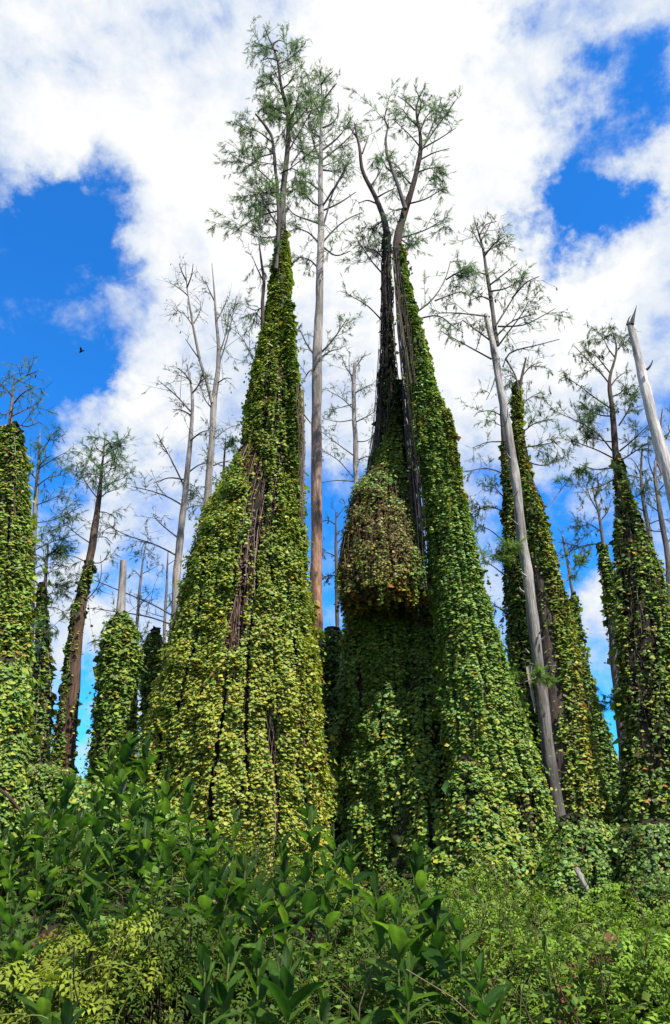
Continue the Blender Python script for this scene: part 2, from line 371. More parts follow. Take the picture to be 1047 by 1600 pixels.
def trunk_part(root, pts, D, cols, name='trunk', nrad=11, K=70, wob=.02, m=None):
    P = np.array([at(p[0], p[1], D) for p in pts]); r = np.array([p[2] * mpp(q) for p, q in zip(pts, P)])
    s = np.concatenate([[0], np.cumsum(np.linalg.norm(np.diff(P, axis=0), axis=1))]); t = np.linspace(0, s[-1], K)
    Q = np.stack([np.interp(t, s, P[:, i]) for i in range(3)], 1)
    for _ in range(3): Q[1:-1] = Q[1:-1] * .5 + (Q[:-2] + Q[2:]) * .25
    R = np.interp(t, s, r)
    Q[:, 0] += (vn(t * .9, 0 * t, int(abs(pts[0][0]))) - .5) * wob * 2; Q[:, 1] += (vn(t * .9, 0 * t + 5, int(abs(pts[0][1]))) - .5) * wob * 2
    R = R * (1 + .16 * (vn(t * 2.3, 0 * t + 9, 3) - .5))
    cs = np.array(cols, float)
    if cs.ndim == 1: C = np.broadcast_to(cs, (K, 3))
    else: C = np.stack([np.interp(np.linspace(0, 1, K), np.linspace(0, 1, len(cs)), cs[:, i]) for i in range(3)], 1)
    mb = MB(); tubes(mb, Q[None], R[None], C[None], nrad)
    V = mb.V[0].reshape(K, nrad, 3); a_ = np.arange(nrad)[None, :] * 1.0; V += (V - Q[:, None]) * (.3 * (fbm(t[:, None] * 3.1, a_ * .9 + 11, 19, 2) - .5))[..., None]; mb.V[0] = V.reshape(-1, 3).astype(np.float32)
    # close the two ends
    for e, k in ((0, Q[0]), (1, Q[-1])):
        b = 0 if e == 0 else (K - 1) * nrad
        V = np.concatenate([mb.V[0][b:b + nrad], k[None] + (Q[-1] - Q[-2])[None] * (.35 if e else 0)]); i = np.arange(nrad)
        mb.add(V, np.stack([i, (i + 1) % nrad, np.full(nrad, nrad)], 1), C[0 if e == 0 else -1])
    mb.build(name, m or M_BARK, root, smooth=True)
    return Q

# ------------------------------------------------------------------ climbing fern
def leaf_template():
    V = np.array([(0, 0, 0), (-.62, .5, -.34), (0, 1.0, -.3), (.62, .5, -.34)], float)
    T = np.array([(0, 2, 1), (0, 3, 2)])
    TC = np.array([.85, 1, 1.1, 1])[:, None] * np.ones((1, 3))
    return V, T, TC
LF_V, LF_T, LF_C = leaf_template()
YEL = np.array([.33, .32, .045]); LIME = np.array([.235, .31, .045]); GRN = np.array([.145, .255, .04]); DGR = np.array([.065, .115, .022]); ORG = np.array([.3, .15, .025]); BRN = np.array([.12, .085, .03]); BLG = np.array([.11, .235, .06])

class Vines:
    """a coat of climbing fern: rows (py, x left, x right) traced at depth D"""
    def __init__(s, rows, D, ratio=.8, seed=1, lump=.12, ridges=7, fold=.0):
        rows = sorted(rows, key=lambda r: -r[0])
        A = [at(r[1], r[0], D) for r in rows]; B = [at(r[2], r[0], D) for r in rows]
        s.z = np.array([a[2] for a in A]); s.cx = np.array([(a[0] + b[0]) / 2 for a, b in zip(A, B)]); s.hw = np.array([abs(b[0] - a[0]) / 2 for a, b in zip(A, B)])
        s.D = D; s.ratio = ratio; s.seed = seed; s.lump = lump; s.ridges = ridges; s.front = None
        zz = np.linspace(s.z[0], s.z[-1], 400); s.zz = zz
        k = np.ones(15) / 15
        sm = lambda v: np.convolve(np.pad(np.interp(zz, s.z, v), 7, mode='edge'), k, 'valid')
        s.cxs, s.hws = sm(s.cx), sm(s.hw); s.hws = np.maximum(s.hws - .06, s.hws * .62)
    def surf(s, phi, z, scale=1.0):
        cx = np.interp(z, s.zz, s.cxs); hw = np.interp(z, s.zz, s.hws)
        g = s.ridges
        wp = phi + .9 * (fbm(z * .35 + 3, phi * .8, s.seed + 70, 2) - .5)
        l = (fbm(wp * g / 6.28 * 1.5, z * .3, s.seed, 3) - .5) * 2 * s.lump * 1.4 + (fbm(phi * 2.6, z * .8, s.seed + 40, 2) - .5) * 2 * s.lump * 1.0
        l = l + (np.abs(fbm(wp * g / 6.28 * 2.3 + 9, z * .1, s.seed + 90, 2) - .5) * 2 - .25) * s.lump * 1.5
        r = scale * (1 + l - s.lump * .2)
        hd = np.minimum(hw * s.ratio, 1.5 + .3 * hw)
        y = s.D + hd * r * np.sin(phi)
        if s.front is not None: y = y + s.front(phi, z)
        return np.stack([cx + hw * r * np.cos(phi), y, z], -1)
    def normal(s, phi, z):
        e = .02
        a = s.surf(phi + e, z) - s.surf(phi - e, z); b = s.surf(phi, z + .05) - s.surf(phi, z - .05)
        return nrm(np.cross(a, b))
    def core(s, root, scale=.9, c=(.032, .025, .018), name='vine_thatch', nz=90, nf=36, bare=(), inner=(.05, .075, .02)):
        zz = np.linspace(s.z[0], s.z[-1], nz); ph = np.arange(nf) / nf * 2 * math.pi
        P, Z = np.meshgrid(ph, zz); V = s.surf(P - math.pi / 2, Z, scale)
        V = V + rng.normal(size=V.shape) * .05; V = V.reshape(-1, 3); i = np.arange(nz - 1)[:, None] * nf + np.arange(nf); j = np.arange(nz - 1)[:, None] * nf + (np.arange(nf) + 1) % nf
        T = np.concatenate([np.stack([i, j, j + nf], -1).reshape(-1, 3), np.stack([i, j + nf, i + nf], -1).reshape(-1, 3)])
        px, py = proj(V); k = np.zeros(len(V))
        for (line, wpx, st) in bare:
            lx = np.interp(py, [q[1] for q in line], [q[0] for q in line], left=-9999, right=-9999); k = np.maximum(k, (np.abs(px - lx) < wpx * 1.5) * 1.0)
        k = np.maximum(k, (h2(np.arange(len(V)), np.arange(len(V)) * 3, 4) < .2) * 1.0)[:, None]
        mb = MB(); mb.add(V, T, np.array(c) * k + np.array(inner) * (1 - k))
        top = (nz - 1) * nf; cpt = V[top:top + nf].mean(0) + [0, 0, .1]
        k = np.arange(nf); mb.add(np.concatenate([V[top:top + nf], cpt[None]]), np.stack([k, (k + 1) % nf, np.full(nf, nf)], 1), c)
        mb.build(name, M_THATCH, root, smooth=True)
    def points(s, n, back=.08, zmin=None):
        w = np.maximum(s.hws, .08) + .05
        if zmin is not None: w = w * (s.zz > zmin)
        cdf = np.cumsum(w); cdf /= cdf[-1]
        z = np.interp(rng.random(n), cdf, s.zz)
        phi = rng.random(n) * 2 * math.pi - math.pi       # -pi/2 faces the camera
        keep = (np.sin(phi) < .25) | (rng.random(n) < back)
        z, phi = z[keep], phi[keep]
        ns = max(14, int(np.mean(s.hws) * 26))               # leaves gather along hanging strands
        st = np.round((phi + .12 * (vn(z * .8, np.round(phi * 3), s.seed + 9) - .5)) / (2 * math.pi) * ns) / ns * 2 * math.pi
        st = st + (vn(st * 31, z * .5, s.seed + 3) - .5) * .22
        phi = phi * .82 + st * .18
        return phi, z
    def leaves(s, root, n, size, pal, wts, bare=(), bare_noise=.3, droop=(.1, .95), off=.1, fringe=.06, name='vine_leaves', tint=None, patch=None, label=None, mb=None, build=True, zmin=None, pcol=None):
        phi, z = s.points(int(n * 6.6), zmin=zmin); size = size * .45
        p = s.surf(phi, z); nn = s.normal(phi, z)
        hw = np.interp(z, s.zz, s.hws)
        # gaps where only dead stems show
        m = fbm((phi + 1.0 * (fbm(z * .5, phi * .9, s.seed + 77, 2) - .5)) * 1.9, z * .42, s.seed + 21, 4)
        keep = (m > bare_noise * (.62 + .4 * rng.random(len(m)))) & (p[:, 2] > gz(p[:, 0], p[:, 1]) - .03)
        px, py = proj(p)
        dry = np.zeros(len(px), bool)
        for (line, wpx, strength) in bare:
            lx = np.interp(py, [q[1] for q in line], [q[0] for q in line], left=-9999, right=-9999)
            edge = np.abs(px - lx + (vn(py * .05, px * 0, 8) - .5) * wpx * .9) < wpx * (.7 + .6 * rng.random(len(px)))
            hit = edge & (np.sin(phi) < .2) & (rng.random(len(px)) < strength); dry |= hit & (rng.random(len(px)) < .3); keep &= ~(hit & ~dry)
        phi, z, p, nn, hw, m, dry = phi[keep], z[keep], p[keep], nn[keep], hw[keep], m[keep], dry[keep]
        N = len(p)
        off = off * np.clip(hw / .55, .22, 1.0)
        o = rng.random(N) ** 2 * off + (rng.random(N) < .05) * rng.exponential(fringe, N) * np.clip(hw / .4, .3, 1)
        clump = .6 * vn(phi * hw * 2.6 + 7, z * 2.4, s.seed + 5) + .4 * vn(phi * hw * 6 + 3, z * 6, s.seed + 6)     # hand-sized tufts stand proud
        p = p + nn * (o + (clump - .42) * off * 2.4)[:, None]
        al = droop[0] + (droop[1] - droop[0]) * rng.random(N)
        flat = rng.random(N) < .35; al = np.where(flat, 1.1 + .35 * rng.random(N), al); p = p - nn * (flat * o * .8)[:, None]
        hz = nrm(nn * [1, 1, .25]); tg = nrm(np.cross(hz, [0, 0, 1.]))
        ax = hz * np.cos(al)[:, None] - np.array([0, 0, 1.]) * np.sin(al)[:, None] + tg * (rng.normal(size=N) * .6)[:, None]
        X, Y, Z = frames(ax, nrm(hz * .5 + np.array([0, 0, 1.]) + rng.normal(size=(N, 3)) * .36))
        w = np.asarray(wts, float)
        pn = fbm(phi * 1.7 + 3, z * .5, s.seed + 33, 3)
        if callable(tint): w = tint(phi, z, pn, N, *proj(p))
        else: w = np.broadcast_to(w, (N, len(pal)))
        w = w * (1 + 1.2 * (rng.random((N, len(pal))) - .5)); cw = np.cumsum(w, 1); cw /= cw[:, -1:]
        k = (rng.random(N)[:, None] > cw).sum(1); k = np.clip(k, 0, len(pal) - 1)
        c = np.asarray(pal)[k] * (.8 + .4 * rng.random((N, 1))) * (.8 + .4 * pn[:, None])
        c = np.where(dry[:, None], np.array([.12, .075, .06]) * (.5 + .9 * rng.random((N, 1))), c)
        p = p - nn * (dry * .08)[:, None]
        sc = size * np.where(dry, .75, 1) * np.exp(np.clip(rng.normal(size=N) * .33, -.7, .5)) * np.where(np.sin(phi) > .25, 2.4, 1.0)
        mb = mb or MB(); inst(mb, LF_V, LF_T, p, X, Y, Z, sc, c, LF_C)
        if build: mb.build(name, M_VINE, root, kind='stuff', label=label)
        return mb
    def runners(s, root, n, L=(.3, 1.1), out=(.04, .2), size=.05, pal=None, name='hanging_runners', zlow=False):
        """loose leafy runners that hang free of the coat"""
        pal = np.array(pal if pal is not None else [LIME, GRN, GRN, DGR, YEL])
        phi, z = s.points(n, .3)
        if zlow: z = np.full(len(phi), s.zz.min() + .12) + rng.normal(size=len(phi)) * .05
        K = 5; m = len(phi); nn = nrm(s.normal(phi, z) * [1, 1, .2]); p = s.surf(phi, z); u = np.linspace(0, 1, K)[None, :, None]
        Ln = (L[0] + (L[1] - L[0]) * rng.random(m))[:, None, None]; o = (out[0] + (out[1] - out[0]) * rng.random(m) ** 1.5)[:, None, None]
        sw = rng.normal(size=(m, 1, 3)) * [.1, .1, 0]
        P = p[:, None] + nn[:, None] * (o * np.sin(np.minimum(1, u * 2.2) * 1.57)) + sw * u * u * Ln + np.array([0, 0, -1.]) * Ln * u ** 1.2
        mb = MB(); tubes(mb, P, .003, (.1, .09, .035), 3)
        idx = np.repeat(np.arange(m), 16); S, T = sample(P, idx, rng.random(len(idx))); a = rv(len(idx)) * [1, 1, .3] + [0, 0, -.45]
        X, Y, Z = frames(a, nrm(rv(len(idx)) * .4 + [0, 0, 1.]))
        inst(mb, LF_V, LF_T, S, X, Y, Z, size * np.exp(np.clip(rng.normal(size=len(idx)) * .3, -.6, .4)), pal[rng.integers(0, len(pal), m)][idx] * (.7 + .5 * rng.random((len(idx), 1))), LF_C)
        mb.build(name, M_VINE, root, kind='stuff')
    def stems(s, root, n, r=.006, L=(1.0, 3.0), c=((.16, .1, .07), (.25, .2, .17), (.1, .05, .035)), name='vine_stems', zone=None, off=.05):
        """thin dead stems hanging down the coat"""
        phi, z = s.points(int(n * 1.7), .1); K = 6
        Ln = L[0] + (L[1] - L[0]) * rng.random(len(phi)); u = np.linspace(0, 1, K)
        zz = z[:, None] - Ln[:, None] * u; zz = np.maximum(zz, s.zz.min() + .02)
        ph = phi[:, None] + np.cumsum(rng.normal(size=(len(phi), K)) * .035, 1)
        P = s.surf(ph.ravel(), zz.ravel(), .95).reshape(len(phi), K, 3) + nrm(s.normal(ph.ravel(), zz.ravel())).reshape(len(phi), K, 3) * (rng.random((len(phi), 1, 1)) * off)
        if zone is not None:
            px, py = proj(P[:, 3]); k = zone(px, py); P = P[k]
        mb = MB(); cc = np.array(c)[rng.integers(0, len(c), len(P))] * (.6 + .7 * rng.random((len(P), 1)))
        tubes(mb, P, r * (.5 + rng.random((len(P), 1))), cc, 3)
        mb.build(name, M_STEM, root, kind='stuff')

def hang_curtain(root, a, b, n, D, r=.005, c=(.1, .075, .07), name='hanging_vines', leafn=0, dy=.3):
    """free hanging stems between two traced edges a, b ((px,py) lists, top to bottom)"""
    K = 10; P = []
    for k in range(n):
        u = rng.random(); t0 = rng.random() ** 2 * .6; t1 = min(1, t0 + .3 + rng.random() * .7); d = D + rng.normal() * dy
        row = []
        for i in range(K):
            t = t0 + (t1 - t0) * i / (K - 1)
            ya = a[0][1] + (a[-1][1] - a[0][1]) * t
            xa = np.interp(ya, [q[1] for q in a], [q[0] for q in a]); xb = np.interp(ya, [q[1] for q in b], [q[0] for q in b])
            row.append(at(xa + (xb - xa) * u, ya, d) + rng.normal(size=3) * .012)
        P.append(row)
    mb = MB(); tubes(mb, np.array(P), r * (.4 + rng.random((n, 1)) * 1.2), np.asarray(c) * (.6 + .9 * rng.random((n, 1))), 3)
    mb.build(name, M_STEM, root, kind='stuff')

GC = (.12, .185, .115)        # young cypress needles
PAL = [YEL, LIME, GRN, DGR, ORG, BRN, BLG]

def new_tree(name, label, px, D, group=None, cat='tree'):
    b = at(px, 1450, D); return thing(name, label, cat, (b[0], D, float(gz(b[0], D)) - .02), group)

def px_limbs(root, D, traces, r=2.2, c=GREY, crown=None, cone=None, dys=None, **kw):
    for i, tr in enumerate(traces):
        dy = dys[i] if dys else rng.normal() * .5
        P = px_line(tr, D, dy, 9); r0 = r * mpp(P[0])
        limb_part(root, P, .78 * r0 * (tr[0][2] if len(tr[0]) > 2 else 1), r0 * .3, c, None, crown, cone, **kw)

# ================================================================== 1 the broad yellow-green vine tree
def tree_main():
    D = 13.0
    root = new_tree('cypress_tree', 'broad cypress smothered in yellow-green climbing fern, its feathery top the tallest of all', 370, D, 'vine-covered cypresses')
    Q = trunk_part(root, [(405, 1500, 70), (420, 1100, 40), (432, 800, 22), (438, 500, 12), (441, 400, 7.5), (442, 330, 6), (444, 280, 4.6), (451, 236, 3.6), (452, 170, 3.4), (440, 146, 2.6), (435, 92, 1.7), (424, 70, 1.2), (416, 48, .7)], D,
                   [GREY * .6] * 8 + [DARK, DARK, DARK])
    trunk_part(root, [(432, 420, 3.8), (436, 350, 3.4), (433, 290, 2.8), (429, 240, 2.4), (424, 212, 2.5), (413, 195, 2), (398, 178, 1.2)], D - .25, [GREY*.5, GREY * .35, DARK], name='stem', nrad=6)
    trunk_part(root, [(413, 520, 4), (409, 470, 3.2), (412, 440, 2.6), (408, 400, 1.6), (404, 372, .8)], D - .1, [DARK, DARK * 1.4], name='stem', nrad=5)
    crown, cone = MB(), MB()
    tr = [[(452, 205), (470, 180), (489, 165), (484, 125), (476, 109)], [(451, 236), (466, 210), (480, 186), (492, 160)], [(455, 258), (472, 232), (492, 228)], [(440, 148), (424, 126), (410, 116)],
          [(436, 100), (452, 92), (468, 80)], [(434, 80), (412, 72), (398, 66)], [(430, 290), (412, 272), (394, 258), (376, 252)], [(433, 330), (410, 335), (386, 348), (362, 366)], [(432, 350), (414, 322), (402, 290)],
          [(428, 225), (405, 205), (385, 198), (370, 208)], [(426, 240), (404, 246), (386, 262)], [(440, 270), (456, 262), (470, 270)], [(448, 180), (428, 168), (412, 160)], [(440, 140), (455, 128), (462, 112)],
          [(450, 190), (462, 170), (466, 150)], [(434, 310), (416, 300), (398, 305)], [(430, 370), (408, 372), (388, 365)], [(412, 440), (402, 420), (394, 400)], [(436, 95), (420, 90), (408, 95)], [(424, 70), (436, 62), (446, 66)],
          [(405, 590), (396, 560), (384, 536), (372, 520)], [(411, 480), (398, 486), (384, 478)], [(442, 300), (456, 290), (462, 300)], [(440, 320), (424, 318), (412, 322)], [(428, 240), (414, 228), (400, 232)]]
    px_limbs(root, D, tr, 1.7, DARK, crown, cone, green=1.15, gcol=GC, size=.2, subL=1.0, subn=7, twn=4, cone_n=.05)
    for P in auto_limbs(Q, .74, .92, 9, 1.0, .7, .3, .8): limb_part(root, P, .015, .005, DARK * 1.2, None, crown, cone, green=1.3, gcol=GC, size=.2, subn=7, cone_n=.04)
    crown.build('crown', M_NEEDLE, root, kind='stuff'); cone.build('seed_cones', M_STEM, root, kind='stuff')
    for (x0, y0, x1, y1, x2, y2) in ((452, 415, 462, 408, 474, 398), (457, 525, 465, 516, 470, 508), (470, 640, 480, 655, 492, 668)):
        mb = MB(); P = px_line([(x0, y0), (x1, y1), (x2, y2)], D, -.2, 6); tubes(mb, P[None], np.linspace(.022, .006, 6)[None], DARK * 1.6, 5); mb.build('dead_branch', M_BARK, root)
    rows = [(360, 432, 447), (375, 430, 452), (400, 427, 453), (450, 420, 455), (500, 412, 457), (550, 404, 460), (600, 392, 463), (650, 385, 463), (700, 374, 464), (750, 350, 465), (780, 335, 466), (800, 326, 467), (850, 306, 471),
            (900, 293, 480), (950, 283, 487), (1000, 270, 490), (1050, 255, 495), (1100, 241, 496), (1150, 233, 501), (1200, 229, 504), (1250, 224, 508), (1300, 220, 511), (1400, 214, 514), (1520, 210, 516)]
    v = Vines(rows, D, .8, 3, .075, 8)
    bare = [([(392, 690), (405, 800), (395, 860), (372, 960), (360, 1010)], 15, .93), ([(415, 740), (392, 840), (376, 930), (362, 1020)], 9, .9), ([(440, 560), (437, 700), (425, 800), (418, 900)], 7, .8), ([(385, 1060), (380, 1140), (375, 1220), (372, 1330)], 6, .6),
            ([(355, 1060), (350, 1110), (352, 1140)], 6, .6), ([(478, 1080), (492, 1150), (500, 1240), (505, 1330)], 9, .55), ([(430, 900), (440, 1000)], 5, .7), ([(424, 520), (416, 640), (420, 700)], 5, .8)]
    def tint(phi, z, pn, N, px, py):
        w = np.tile(np.array([.55, .62, .36, .06, .03, .015, .01]), (N, 1)); lo = ss(700, 1250, py)
        w[:, 0] *= .45 + 1.5 * lo * (.5 + pn); w[:, 4] *= .4 + 4 * (pn > .6); w[:, 2] *= 1.5 - lo; w[:, 1] *= .8 + .7 * pn
        return w
    v.core(root, .9, bare=bare); v.leaves(root, 42000, .1, PAL, None, bare, .24, tint=tint, off=.11, label='yellow-green climbing fern leaves hanging in strands')
    v.stems(root, 900, .007, (.8, 2.6), off=.06); v.runners(root, 420)
    v2 = Vines([(470, 446, 456), (520, 447, 459), (570, 449, 463), (600, 452, 470), (640, 452, 474), (680, 452, 472), (720, 455, 466)], D - .35, .8, 8, .2, 4)
    v2.leaves(root, 1500, .1, PAL, [.2, .5, .6, .2, .05, .05, .2], (), .33, name='vine_tuft', fringe=.12)
    hang_curtain(root, [(462, 600), (466, 700), (468, 820)], [(474, 600), (476, 700), (474, 820)], 60, D - .1, .004, (.2, .14, .12), name='hanging_vines')
tree_main()

# ================================================================== 2 tall bare pole with open crown
def tree_pole():
    D = 16.5
    root = new_tree('cypress_tree', 'straight bare-trunked cypress between the two vine masses, rust brown below and pale above', 496, D, 'bare-trunked cypresses')
    Q = trunk_part(root, [(499, 1500, 14), (496, 1000, 9.5), (495, 860, 9), (494, 700, 8.3), (497, 540, 7.2), (499, 450, 6), (501, 380, 5.3), (502, 300, 4.2), (502, 250, 3.4), (502, 200, 2.4), (503, 150, 1.3), (500, 110, .6)], D,
                   [RUST * .6, RUST, RUST * 1.1, RUST * .8 + GREY * .4, GREY, GREY * 1.1, PALE * .9, PALE * .8, GREY * .7])
    crown, cone = MB(), MB()
    tr = [[(501, 252), (527, 232), (550, 212), (558, 190)], [(503, 358), (514, 326), (516, 300), (536, 278), (548, 245)], [(499, 248), (480, 241), (458, 232)], [(500, 250), (489, 222), (485, 190)], [(500, 350), (480, 343), (457, 336), (447, 320)],
          [(500, 322), (487, 318), (476, 300), (466, 292)], [(504, 322), (520, 298), (545, 252)], [(505, 378), (525, 355), (545, 340), (566, 332)], [(497, 378), (482, 362), (460, 356)], [(505, 386), (525, 402), (548, 392)], [(503, 200), (518, 195), (530, 180), (528, 160)],
          [(502, 180), (490, 160), (482, 140)], [(503, 160), (516, 142), (526, 130)], [(502, 265), (520, 268), (538, 262)], [(502, 300), (480, 282), (462, 284)], [(502, 215), (484, 205), (472, 190)], [(503, 235), (530, 215), (552, 180)], [(502, 132), (512, 118), (520, 112)], [(502, 330), (530, 318), (556, 300)],
          [(492, 556), (479, 538), (469, 516)], [(501, 552), (522, 530), (541, 500)], [(500, 560), (516, 548), (532, 545)], [(494, 575), (482, 580), (474, 596)], [(498, 420), (484, 405), (470, 402)]]
    px_limbs(root, D, tr, 2.2, GREY * .45, crown, cone, green=.75, gcol=GC, size=.19, subL=.95, subn=6, twn=4, cone_n=.07)
    for P in auto_limbs(Q, .82, .98, 8, .9, .4, .2, .9): limb_part(root, P, .018, .006, GREY * .45, None, crown, cone, green=.6, gcol=GC, size=.17, subn=6, cone_n=.08)
    crown.build('crown', M_NEEDLE, root, kind='stuff'); cone.build('seed_cones', M_STEM, root, kind='stuff')
tree_pole()

# ================================================================== 3 middle tree with the overhanging brown beak
def tree_beak():
    D = 13.8
    root = new_tree('cypress_tree', 'dark-stemmed cypress with a brown overhanging beak of dead fern halfway up', 600, D, 'vine-covered cypresses')
    trunk_part(root, [(625, 1500, 22), (612, 1000, 14), (606, 760, 9), (606, 600, 9), (606, 480, 6), (605, 420, 5), (605, 362, 6), (598, 335, 4.2), (588, 312, 3.6), (577, 287, 3.2), (562, 264, 2.8), (566, 238, 2.4), (558, 214, 1.8), (554, 194, 1.0)], D, [DARK, DARK, DARK * 1.2, DARK * 1.5])
    crown = MB()
    tr = [[(590, 308), (604, 300), (618, 294)], [(566, 240), (572, 224), (576, 212)], [(588, 318), (574, 312), (560, 318)], [(600, 430), (580, 408), (562, 379)], [(600, 504), (574, 476), (545, 461)], [(598, 345), (588, 352), (576, 362)], [(558, 216), (548, 200), (540, 196)], [(602, 410), (590, 392), (572, 388)], [(580, 290), (590, 276), (592, 262)], [(603, 380), (596, 388), (592, 400)]]
    px_limbs(root, D, tr, 1.9, DARK * 1.4, crown, None, green=.9, gcol=GC, size=.18, subL=.8, subn=6, twn=4)
    crown.build('crown', M_NEEDLE, root, kind='stuff')
    # dark stem coat
    s = Vines([(365, 598, 612), (400, 599, 609), (450, 600, 611), (500, 598, 613), (550, 594, 617), (600, 591, 622), (650, 587, 626), (700, 581, 630), (760, 570, 636)], D, .9, 14, .14, 5)
    s.core(root, .85, (.055, .042, .036), inner=(.05, .045, .03)); s.stems(root, 420, .007, (.5, 1.8), c=((.1, .075, .065), (.06, .045, .04), (.17, .14, .13)), off=.12)
    s.leaves(root, 1800, .085, PAL, [.1, .3, .5, .6, .04, .4, .1], [([(596, 520), (592, 700)], 6, .6)], .33, name='stem_leaves', fringe=.1)
    s2 = Vines([(600, 621, 628), (650, 614, 632), (700, 596, 638), (760, 578, 646), (800, 575, 650)], D - .4, .8, 15, .15, 4)
    s2.core(root, .85); s2.leaves(root, 1500, .1, PAL, [.35, .7, .4, .1, .02, .03, .1], [([(632, 650), (636, 740)], 5, .9)], .2, name='vine_tuft')
    # hood
    h = Vines([(728, 592, 630), (745, 578, 636), (760, 566, 640), (780, 557, 645), (800, 551, 650), (850, 539, 657), (900, 533, 664), (925, 534, 668), (940, 540, 668)], D - .35, .9, 16, .08, 4)
    h.front = lambda phi, z: -.4 * np.maximum(0, -np.sin(phi)) * ss(h.zz.max(), h.zz.min(), z) * (.6 + .8 * vn(phi * 1.7, z * .8, 5))
    h.core(root, .93, (.07, .045, .03), name='hood_thatch', inner=(.07, .055, .025))
    def htint(phi, z, pn, N, px, py):
        w = np.tile(np.array([.08, .3, .8, .25, .02, .1, .4]), (N, 1))
        brown = (ss(612 + (py - 780) * .25, 560 + (py - 780) * .3, px) * .3 + np.exp(-((px - 598) / 50) ** 2 - ((py - 860) / 80) ** 2) * 1.3) > .42 + .3 * (rng.random(N) - .5)
        w[brown] = np.array([.1, .2, .2, .2, .12, 1.2, .0]); lowb = brown & (py > 880); w[lowb] = np.array([.4, .4, .2, .1, .2, .6, 0])
        return w
    h.leaves(root, 7000, .085, PAL, None, [([(600, 800), (580, 860), (560, 905)], 22, .5)], .2, tint=htint, name='hood_leaves', off=.12, droop=(.4, 1.2), label='brown and yellow dying fern forming an overhanging hood')
    h.stems(root, 900, .006, (.3, .9), c=((.15, .1, .05), (.18, .12, .06), (.1, .06, .03)), off=.13)
    h.runners(root, 420, (.08, .42), (-.3, .06), .05, [YEL, ORG, BRN, BRN, GRN], zlow=True, name='hood_runners'); h.runners(root, 160, (.2, .5), (.03, .15), .05, [YEL, BRN, LIME, GRN])
    # under side of the hood: ragged hanging ends
    phi = rng.random(1800) * 2 * math.pi; rr = np.sqrt(rng.random(1800)); p0 = h.surf(phi, np.full(1800, h.zz.min())); c0 = p0.mean(0); p = c0 + (p0 - c0) * rr[:, None]
    mb = MB(); X, Y, Z = frames(nrm(rng.normal(size=(1800, 3)) * .5 + [0, -.2, -1.]), rv(1800))
    inst(mb, LF_V, LF_T, p + [0, 0, .05] + rng.normal(size=(1800, 3)) * .05, X, Y, Z, .13 * (.6 + .8 * rng.random(1800)), np.array(PAL)[rng.choice([0, 4, 5, 5, 3], 1800)] * .8, LF_C); mb.build('hood_fringe', M_VINE, root, kind='stuff')
    # body under the hood
    st = Vines([(870, 640, 662), (920, 640, 670), (980, 636, 682), (1040, 632, 690), (1100, 622, 698), (1180, 606, 712), (1260, 598, 730), (1400, 590, 760), (1520, 590, 770)], D - .3, .7, 19, .22, 5)
    st.core(root, .9, (.035, .026, .018), name='body_thatch')
    st.leaves(root, 7000, .11, PAL, [.22, .6, .6, .15, .02, .03, .4], [([(683, 1130), (697, 1200), (700, 1270), (712, 1340)], 19, .95)], .3, name='body_leaves', off=.13); st.stems(root, 260, .006, (.4, 1.2), c=((.14, .06, .045), (.2, .1, .08), (.09, .04, .03)), off=.06)
    b = Vines([(890, 548, 664), (940, 542, 670), (1000, 540, 682), (1060, 545, 692), (1120, 546, 702), (1200, 543, 722), (1300, 545, 752), (1400, 545, 780), (1520, 540, 800)], D + .2, .6, 18, .2, 6)
    b.core(root, .92, (.035, .026, .018), name='body_thatch')
    bb = [([(683, 1130), (697, 1200), (700, 1270), (712, 1340)], 19, .95), ([(545, 1000), (555, 1080), (552, 1200), (545, 1330)], 16, .35)]
    b.leaves(root, 20000, .1, PAL, [.2, .55, .6, .2, .02, .03, .35], bb, .3, name='body_leaves', off=.13)
    b.runners(root, 260); b.stems(root, 420, .007, (.5, 1.6), c=((.14, .06, .045), (.2, .1, .08), (.09, .04, .03)), off=.05)
tree_beak()

